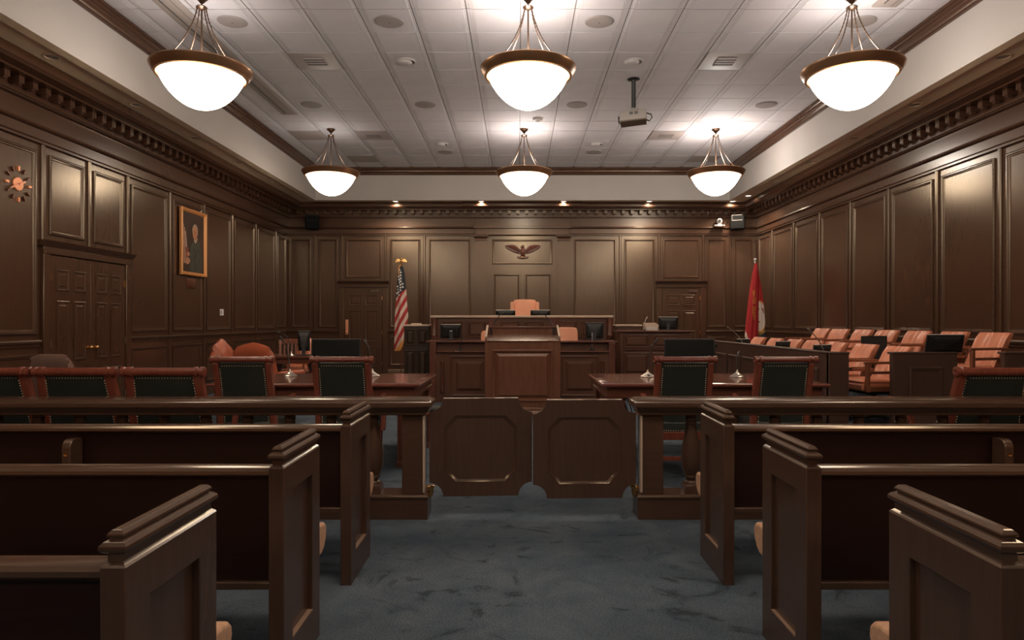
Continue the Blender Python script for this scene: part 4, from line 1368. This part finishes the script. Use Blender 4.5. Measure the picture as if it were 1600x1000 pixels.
for sg in (-1, 1):
    MB().loft([[(sg * .2 - .018, y - .018, z), (sg * .2 + .018, y - .018, z), (sg * .2 + .018, y + .018, z), (sg * .2 - .018, y + .018, z)] for y, z in ((.20, 0), (.18, .45), (.24, .98))]).build('rear_leg', 'jurywood', sc)
    MB().box(sg * .2 - .018, sg * .2 + .018, -.20, -.164, 0, .45).build('front_leg', 'jurywood', sc)
MB().box(-.23, .23, -.22, .20, .44, .475).build('seat', 'jurywood', sc, bevel=.01)
MB().ext([(-.23, .92), (.23, .92), (.23, .99), (.12, 1.005), (-.12, 1.005), (-.23, .99)], .225, .25, 'y').build('crest_rail', 'jurywood', sc, bevel=.004)
MB().box(-.2, .2, .20, .222, .60, .64).build('lower_back_rail', 'jurywood', sc)
for k in range(5):
    x = -.13 + k * .065
    MB().loft([[(x - .014, y - .007, z), (x + .014, y - .007, z), (x + .014, y + .007, z), (x - .014, y + .007, z)] for y, z in ((.21, .62), (.238, .93))]).build('back_slat', 'jurywood', sc)

# ================================================================== THINGS ON THE WALLS
# eagle
eg = thing('carved_eagle', 'carved wooden eagle with spread wings above the judge chair', 'eagle carving', (X(817, YB - .03), YB - .012, Z(394, YB)))
k = .0097       # metres per unit of the outline
wing = [(3, 4), (6, 9), (9, 13.5), (13, 17), (19, 18.5), (26, 17.6), (29.5, 16), (29, 12), (26, 8), (21, 3.5), (16, 0), (11, -3), (6, -4.5), (3, -4)]
for sg in (-1, 1):
    wi = MB().ext([(sg * a * k * 1.5, b * k) for a, b in wing], -.035, .0, 'y').build('wing', 'eagle', eg, bevel=.012)
    for i in range(9):
        s = i / 8
        a = Vector((5 + 7 * s, 2 + 11 * s)) * k
        b = Vector((9 + 20 * s, -4 + 19 * s)) * k
        MB().tube([(sg * a.x * 1.5, -.036, a.y), (sg * (a.x + b.x) / 2 * 1.5, -.044, (a.y + b.y) / 2 + .008), (sg * b.x * 1.5, -.034, b.y)], [.010, .014, .006], 6).build('feather', 'eagle', wi)
MB().ell((0, -.05, .01), (.06, .05, .11)).build('body', 'eagle', eg)
h = MB().ell((0, -.06, .125), (.034, .036, .04)).build('head', 'eagle', eg)
MB().tube([(-.02, -.08, .13), (-.05, -.085, .122), (-.058, -.085, .105)], [.016, .010, .003], 8).build('beak', 'brass', h)
for sg in (-1, 1): MB().tube([(sg * .035, -.04, -.06), (sg * .045, -.05, -.10), (sg * .04, -.05, -.125)], [.02, .016, .01], 8).build('leg', 'eagle', eg)
MB().loft([[(x, -.055, z - q), (x, -.01, z - q), (x, -.01, z + q), (x, -.055, z + q)] for x, z, q in ((-.14, -.115, .012), (-.08, -.135, .022), (0, -.14, .026), (.08, -.135, .022), (.14, -.115, .012))]).build('perch', 'eagle', eg, bevel=.006)
MB().ell((0, -.058, -.135), (.03, .012, .022)).build('medallion', 'brass', eg)

# clock (numerals are plain bars)
ck = thing('wall_clock', 'copper wall clock of a disc, two hands and loose hour marks', 'clock', (-WX + .004, 7.66, 2.86), R(90))
MB().lathe([(.078, 0), (.078, -.012), (.07, -.018), (.03, -.019)], n=32, axis='y').build('disc', 'copper', ck)
for i in range(12):
    a = R(30 * i)
    m = MB().box(-.013 if i % 3 == 0 else -.008, .013 if i % 3 == 0 else .008, -.022, 0, -.026, .026)
    m.xf(Matrix.Rotation(a, 4, 'Y')).xf(Matrix.Translation((.175 * math.sin(a), 0, .175 * math.cos(a)))).build('hour_mark', 'plaque' if i % 3 else 'copper', ck)
for ang, ln, wd in ((245, .15, .010), (66, .10, .012)):
    m = MB().loft([[(-wd, -.03, -.02), (wd, -.03, -.02), (wd, -.024, -.02), (-wd, -.024, -.02)], [(-wd * .7, -.03, ln), (wd * .7, -.03, ln), (wd * .7, -.024, ln), (-wd * .7, -.024, ln)]])
    m.xf(Matrix.Rotation(R(ang), 4, 'Y')).build('hand', 'copper', ck)
MB().lathe([(.012, -.018), (.012, -.036)], n=12, axis='y').build('hub', 'copper', ck)

# portrait: frame, canvas and the painted shapes
MT['p_bg'] = plain('painted dark ground', (0.05, 0.026, 0.018), .5, var=.35, vs=5)
MT['p_robe'] = plain('painted grey green robe', (0.055, 0.057, 0.042), .5, var=.3, vs=9)
MT['p_skin'] = plain('painted skin', (0.50, 0.22, 0.12), .5, var=.15, vs=20)
MT['p_hair'] = plain('painted grey hair', (0.42, 0.31, 0.23), .5, var=.2, vs=25)
MT['p_red'] = plain('painted red', (0.22, 0.05, 0.035), .5, var=.3, vs=12)
MT['p_white'] = plain('painted cream', (0.5, 0.36, 0.27), .5, var=.15, vs=14)
pt = thing('portrait', 'gilt framed painting of a robed figure beside a flag', 'painting', (-WX + .030, 11.72, 2.66), R(90))
fw, fh = .455, .565
fm = MB()
fr = [(0, 0), (0, .035), (.012, .05), (.03, .048), (.036, .034), (.045, .036), (.055, .026), (.064, .014)]
fm.panel(fw * 2, fh * 2, fr)
fm.f = fm.f[:-1]
fm.m = fm.m[:-1]
fm.build('frame', 'gold', pt)
MB().box(-fw + .055, fw - .055, -.012, 0, -fh + .055, fh - .055).build('canvas', 'p_bg', pt)
cw, ch = (fw - .062) * 2, (fh - .062) * 2


def paint(name, mt, pts, lay):
    q = [(-cw / 2 + a * cw, -ch / 2 + (1 - b) * ch) for a, b in pts]
    return MB().ext(q, -.0135 - lay * .0006, -.012, 'y').build(name, mt, pt)


def oval(cx, cy, rx, ry, n=20): return [(cx + rx * math.cos(2 * PI * i / n), cy + ry * math.sin(2 * PI * i / n)) for i in range(n)]


for i in range(6):
    paint('painted_stripe', 'p_red' if i % 2 == 0 else 'p_white', [(.01 + .035 * i * .7, .18 + .03 * i), (.045 + .035 * i * .7, .18 + .03 * i), (.10 + .035 * i, .86), (.05 + .035 * i, .86)], 1 + i * .2)
paint('painted_robe', 'p_robe', [(.40, .53), (.52, .47), (.60, .45), (.72, .44), (.80, .48), (.86, .58), (.90, .74), (.90, .995), (.34, .995), (.33, .82), (.36, .66)], 2)
paint('painted_lapel', 'p_bg', [(.56, .60), (.585, .60), (.60, .995), (.56, .995)], 2.4)
paint('painted_sleeve', 'p_robe', [(.37, .56), (.46, .52), (.48, .68), (.42, .80), (.33, .84), (.33, .72)], 2.8)
paint('painted_collar', 'p_white', [(.53, .46), (.60, .50), (.70, .42), (.69, .395), (.60, .45), (.55, .43)], 3)
paint('painted_hair', 'p_hair', oval(.585, .285, .125, .115), 3)
paint('painted_face', 'p_skin', oval(.575, .325, .10, .115), 3.6)
for a in (.535, .605): paint('painted_eye', 'p_bg', oval(a, .305, .018, .008), 4)
paint('painted_nose', 'p_red', [(.56, .31), (.575, .31), (.585, .355), (.555, .355)], 4)
paint('painted_mouth', 'p_red', oval(.568, .385, .03, .007), 4)
paint('painted_book', 'p_red', [(.14, .60), (.27, .58), (.31, .74), (.17, .77)], 3)
paint('painted_hand', 'p_skin', oval(.27, .70, .07, .035), 4)
paint('painted_hand', 'p_skin', [(.16, .80), (.30, .76), (.36, .80), (.30, .86), (.20, .88)], 4)
tag(MB().stack(-.16, .16, -.08, .08, [(0, 0), (0, .012), (-.012, .018)]).xf(Matrix.Rotation(R(90), 4, 'X')).build('plaque', 'plaque', None, (-WX + .003, 11.70, 1.97), R(90)), 'small copper nameplate under the gilt framed portrait', 'plaque')

# switch plate
sw = thing('light_switch', 'white light switch plate on the portrait wall', 'light switch', (-WX + .003, 12.93, 1.49), R(90))
MB().box(-.075, .075, -.008, 0, -.06, .06).build('plate', 'white', sw, bevel=.003)
for sx in (-1, 1): MB().box(sx * .035 - .014, sx * .035 + .014, -.014, -.008, -.035, .035).build('rocker', 'ventdark' if sx < 0 else 'white', sw)

# loudspeakers and camera high in the corners
for sg, lab in ((-1, 'black loudspeaker in the dim back corner by the portrait wall'), (1, 'black loudspeaker with bracket beside the wall camera')):
    t = thing('loudspeaker', lab, 'loudspeaker', (sg * 4.98 - (.1 if sg < 0 else -.22), YB - .08, 3.72), R(-sg * 20), 'corner loudspeakers')
    MB().box(-.16, .16, -.26, -.08, -.20, .12).build('cabinet', 'cabblack', t, bevel=.008)
    MB().box(-.145, .145, -.268, -.262, -.185, .105).build('grille', 'cabblack', t)
    MB().box(-.02, .02, -.08, .04, -.04, .0).build('bracket', 'vent', t)
    y = .125
    MB().tube([(-.12, -.27, .0), (.11, -.27, .0), (.11, -.27, y), (-.12, -.27, y), (-.12, -.27, .0)], .008, 6).build('bracket_frame', 'vent' if sg > 0 else 'greyblack', t)
    for kk in range(3): MB().lathe([(.012, 0), (.012, .02), (.006, .024)], (-.06 + .06 * kk, -.2, .12), 8).build('bolt', 'vent', t)
vc = thing('wall_camera', 'white domed camera on a small dark shelf under the cornice', 'camera', (X(1124, 16.35), YB - .075, 3.60))
MB().box(-.13, .13, -.20, .0, -.03, -.005).build('shelf', 'wallx', vc)
MB().lathe([(.07, -.005), (.06, .04), (.045, .055)], (0, -.12, 0), 18).build('base', 'white', vc)
MB().ell((0, -.13, .115), (.065, .065, .07), 16, 12).build('head', 'white', vc)
MB().lathe([(.035, -.205), (.035, -.18), (.04, -.15)], (-.01, 0, .12), 16, 'y').build('lens', 'black', vc)
MB().tube([(.05, -.12, .03), (.12, -.10, .05), (.20, -.06, .10), (.24, -.02, .12)], .007, 6).build('cable', 'black', vc)
for sx in (-1, 1): MB().ell((sx * .10, -.15, .012), (.03, .03, .018)).build('foot', 'white', vc)

# projector
pj = thing('projector', 'grey projector hanging from a black pole', 'projector', (1.565, 9.84, ZC))
MB().lathe([(.09, 0), (.09, -.006), (.035, -.02), (.031, -.03), (.031, -.42), (.03, -.43)], n=16).build('pole', 'black', pj)
MB().loft([[(-.05, -.06, -.43), (.05, -.06, -.43), (.05, .06, -.43), (-.05, .06, -.43)], [(-.08, -.10, -.48), (.08, -.10, -.48), (.08, .10, -.48), (-.08, .10, -.48)]]).build('mount', 'projector', pj)
pt_ = Matrix.Translation((.0, 0, -.555)) @ Matrix.Rotation(R(-12), 4, 'Z') @ Matrix.Rotation(R(-4), 4, 'Y')
MB().loft([[(-.20, -.17, -.075), (.19, -.15, -.075), (.19, .17, -.075), (-.20, .15, -.075)], [(-.19, -.17, .0), (.19, -.17, .0), (.19, .17, .0), (-.19, .17, .0)], [(-.17, -.15, .07), (.17, -.15, .07), (.17, .15, .07), (-.17, .15, .07)]]).xf(pt_).build('casing', 'projector', pj, bevel=.012)
MB().box(-.185, .175, -.14, .14, -.082, -.074).xf(pt_).build('underside', 'projdark', pj)
for kk in range(2): MB().box(-.05 + kk * .07, .0 + kk * .07, -.174, -.165, .0, .04).xf(pt_).build('vent_slot', 'ventdark', pj)
MB().lathe([(.05, -.22), (.05, -.19), (.04, -.18)], (0, 0, -.01), 18, 'x').xf(pt_).build('lens', 'greyblack', pj)
MB().tube([(.18, -.05, .03), (.25, -.05, .0), (.26, -.05, -.05), (.22, -.05, -.09), (.17, -.04, -.06)], .009, 6).xf(pt_).build('cable', 'black', pj)


# ================================================================== FLAGS
def flag_material(name, build):
    m, nt, b = nodes(name)
    b.inputs['Roughness'].default_value = .75
    tc = nt.nodes.new('ShaderNodeTexCoord')
    sp = nt.nodes.new('ShaderNodeSeparateXYZ')
    nt.links.new(tc.outputs['Object'], sp.inputs[0])
    def M(op, a, b_=None, c=None):
        n = nt.nodes.new('ShaderNodeMath')
        n.operation = op
        for i, v in enumerate((a, b_, c)):
            if v is None: continue
            if isinstance(v, (int, float)): n.inputs[i].default_value = v
            else: nt.links.new(v, n.inputs[i])
        return n.outputs[0]
    def mix(f, a, c):
        n = nt.nodes.new('ShaderNodeMix')
        n.data_type = 'RGBA'
        nt.links.new(f, n.inputs[0])
        for i, v in ((6, a), (7, c)):
            if isinstance(v, tuple): n.inputs[i].default_value = (*v, 1)
            else: nt.links.new(v, n.inputs[i])
        return n.outputs[2]
    nt.links.new(build(M, mix, sp.outputs['X'], sp.outputs['Z'], nt, tc), b.inputs['Base Color'])
    return m


RED, WHT, NVY, GLD = (.42, .028, .03), (.72, .55, .47), (.018, .024, .035), (.75, .33, .08)


def us(M, mix, x, z, nt, tc):
    f = M('MULTIPLY_ADD', x, 2.0, M('MULTIPLY', z, -1.0))
    st = M('GREATER_THAN', M('FRACT', M('MULTIPLY', f, 1 / .275)), .5)
    c = mix(st, RED, WHT)
    can = M('LESS_THAN', M('MULTIPLY_ADD', x, 1.0, M('MULTIPLY', z, -1.0)), .571)
    c = mix(can, c, NVY)
    return mix(M('GREATER_THAN', M('MULTIPLY_ADD', x, 1.35, M('MULTIPLY', z, -1.0)), 1.615), c, GLD)


def redf(M, mix, x, z, nt, tc):
    wh = M('LESS_THAN', M('MULTIPLY_ADD', z, .30, M('MULTIPLY_ADD', x, 1.0, .70)), .035)
    return mix(wh, (.47, .022, .026), WHT)


def seal(M, mix, x, z, nt, tc):
    dx = M('DIVIDE', M('SUBTRACT', x, .075), .15)
    dz = M('DIVIDE', M('ADD', z, 1.12), .335)
    r = M('ADD', M('MULTIPLY', dx, dx), M('MULTIPLY', dz, dz))
    n = nt.nodes.new('ShaderNodeTexNoise')
    n.inputs['Scale'].default_value, n.inputs['Detail'].default_value = 9, 3
    nt.links.new(tc.outputs['Object'], n.inputs['Vector'])
    blot = M('GREATER_THAN', n.outputs['Fac'], .56)
    c = mix(M('LESS_THAN', M('ADD', z, 1.12), 0.0), (.45, .022, .026), (.02, .028, .05))
    c = mix(M('LESS_THAN', r, 1.0), c, GLD)
    return mix(M('LESS_THAN', r, .82), c, mix(blot, (.72, .62, .56), (.30, .10, .055)))


MT['usflag'] = flag_material('stars and stripes cloth', us)
MT['redflag'] = flag_material('red flag cloth', redf)
MT['sealflag'] = flag_material('navy flag cloth with round seal', seal)


def drape(rows, lobes, ph, n=72, amp=.22):
    """closed folded cloth hanging down: rows of (x centre, half width, half depth, z)"""
    def ring(xc, wx, wy, z, t):
        out = []
        for k in range(n):
            a = 2 * PI * k / n
            q = 1 + amp * min(1, .35 + t) * math.sin(lobes * a + ph + 1.5 * t) + .06 * math.sin(2.7 * lobes * a + 3 * t)
            out.append((xc + wx * q * math.cos(a) / (1 + amp * .7), wy * q * math.sin(a), z))
        return out
    N = 40
    secs = []
    for i in range(N + 1):
        t = i / N
        s = t * (len(rows) - 1)
        j = min(int(s), len(rows) - 2)
        f = s - j
        secs.append(ring(*[rows[j][q] * (1 - f) + rows[j + 1][q] * f for q in range(4)], t))
    return secs


DF = 14.5
u = DF / FP


def flagpole(name, lab, px, mt_top, loc=None):
    t = thing(name, lab, 'flag', (X(px, DF), DF, 0))
    MB().lathe([(.14, 0), (.14, .03), (.12, .05), (.05, .08), (.035, .12), (.022, .14)], n=24).build('stand', 'brass', t)
    MB().lathe([(.014, .1), (.014, 2.56)], n=12).build('pole', 'mahog' if mt_top else 'brass', t)
    return t


ZT = 2.66
uf = flagpole('national_flag', 'stars and stripes flag hanging from a pole topped by a gilt eagle', 627, True)
f0 = MB().ell((0, 0, 2.60), (.03, .03, .035)).lathe([(.02, 2.52), (.03, 2.545), (.012, 2.57)], n=14).build('finial', 'brass', uf)
for sg in (-1, 1): MB().ext([(0, 2.60), (sg * .04, 2.65), (sg * .09, 2.645), (sg * .12, 2.60), (sg * .125, 2.55), (sg * .09, 2.58), (sg * .04, 2.58)], -.012, .012, 'y').build('eagle_wing', 'brass', f0, bevel=.005)
MB().ell((.0, -.02, 2.64), (.022, .026, .028)).build('eagle_head', 'brass', f0)
ZF = Z(417, DF)
rws = [(X(a, DF) - X(627, DF), b * u, min(b * u, .10) * .9, -(c - 417) * u) for a, b, c in ((627, 3.5, 417), (627, 6, 430), (627.5, 7.5, 455), (627.5, 8.5, 475), (627.5, 10, 492), (626, 9, 515), (624, 7.5, 530), (622.5, 6, 543), (621, 5, 548))]
us_secs = drape(rws, 4, .6)
cl = MB().loft(us_secs).build('cloth', 'usflag', uf, (0, -.03, ZF), smooth=60)
stars = MB()
for a, b in ((255, 340), (278, 390), (280, 447), (240, 472), (250, 530), (282, 507), (285, 565), (258, 587), (222, 660), (275, 630), (318, 612), (232, 718), (280, 685), (322, 672), (240, 770), (285, 738), (247, 828), (207, 795)):
    sx, sz = (605 + a / 12.5 - 627) * u, -(395 + b / 12.5 - 417) * u
    ring = min(us_secs, key=lambda r_: abs(r_[0][2] - sz))
    p = min((q for q in ring if q[1] < 0), key=lambda q: (abs(q[0] - sx) + q[1] * .2))
    pts = []
    for i in range(10):
        rr = .027 if i % 2 == 0 else .013
        pts.append((p[0] + rr * math.cos(PI / 2 + i * PI / 5), sz + rr * math.sin(PI / 2 + i * PI / 5)))
    stars.ext(pts, p[1] - .010, p[1] + .003, 'y')
st = stars.build('stars', 'white', cl, smooth=0)
st['kind'] = 'stuff'
MB().tube([(-.0, -.03, .05), (-.035, -.06, -.02), (-.04, -.07, -.12), (-.035, -.07, -.2)], [.012, .012, .01, .006], 8).build('gold_cord', 'gold', cl)

rf = flagpole('county_flag', 'red flag with yellow lettering and a navy fold bearing a round seal', 1180, False)
MB().ell((0, 0, 2.63), (.035, .035, .03)).lathe([(.012, 2.55), (.022, 2.57), (.012, 2.60)], n=14).build('finial', 'white', rf)
rws = [((a - 1180) * u, b * u, min(b * u, .09), -(c - 412) * u) for a, b, c in ((1180, 2.5, 412), (1178.5, 5, 430), (1176.5, 7, 455), (1174.5, 8.5, 480), (1172.5, 10, 505), (1171.5, 10.5, 525), (1172.5, 9, 533))]
ZF2 = Z(412, DF)
rs_ = drape(rws, 3, 1.2, amp=.14)
rc = MB().loft(rs_).build('cloth', 'redflag', rf, (0, -.05, ZF2), smooth=60)
rws = [((a - 1180) * u, b * u, min(b * u, .08), -(c - 412) * u) for a, b, c in ((1182, 2.0, 416), (1183.5, 4, 435), (1186, 6, 460), (1187.5, 7, 480), (1188.5, 8, 505), (1189.5, 8, 525), (1189.5, 8, 535))]
rc2 = MB().loft(drape(rws, 3, 2.4, amp=.12)).build('navy_fold', 'sealflag', rf, (0, .02, ZF2), smooth=60)
MT['yellow'] = plain('yellow embroidered lettering', (.75, .42, .06), .7)


def letters(parent, secs, text, mt, p0, p1, size, rot):
    n = len(text)
    for i, chh in enumerate(text):
        if chh == ' ': continue
        s = i / (n - 1)
        xx, zz = p0[0] + (p1[0] - p0[0]) * s, p0[1] + (p1[1] - p0[1]) * s
        ring = min(secs, key=lambda r_: abs(r_[0][2] - zz))
        p = min((q for q in ring if q[1] < 0), key=lambda q: abs(q[0] - xx))
        lettering('letter', chh, size, mt, parent, (xx, p[1] - .008, zz), (R(90), R(rot), 0), .003)


letters(rc, rs_, 'UNITES COUNTY', 'yellow', ((1174.2 - 1180) * u, -(456 - 412) * u), ((1174 - 1180) * u, -(498 - 412) * u), .078, 84)
letters(rc2, drape(rws, 3, 2.4, amp=.12), 'TERN', 'yellow', ((1184 - 1180) * u, -(523 - 412) * u), ((1192 - 1180) * u, -(518 - 412) * u), .085, -25)
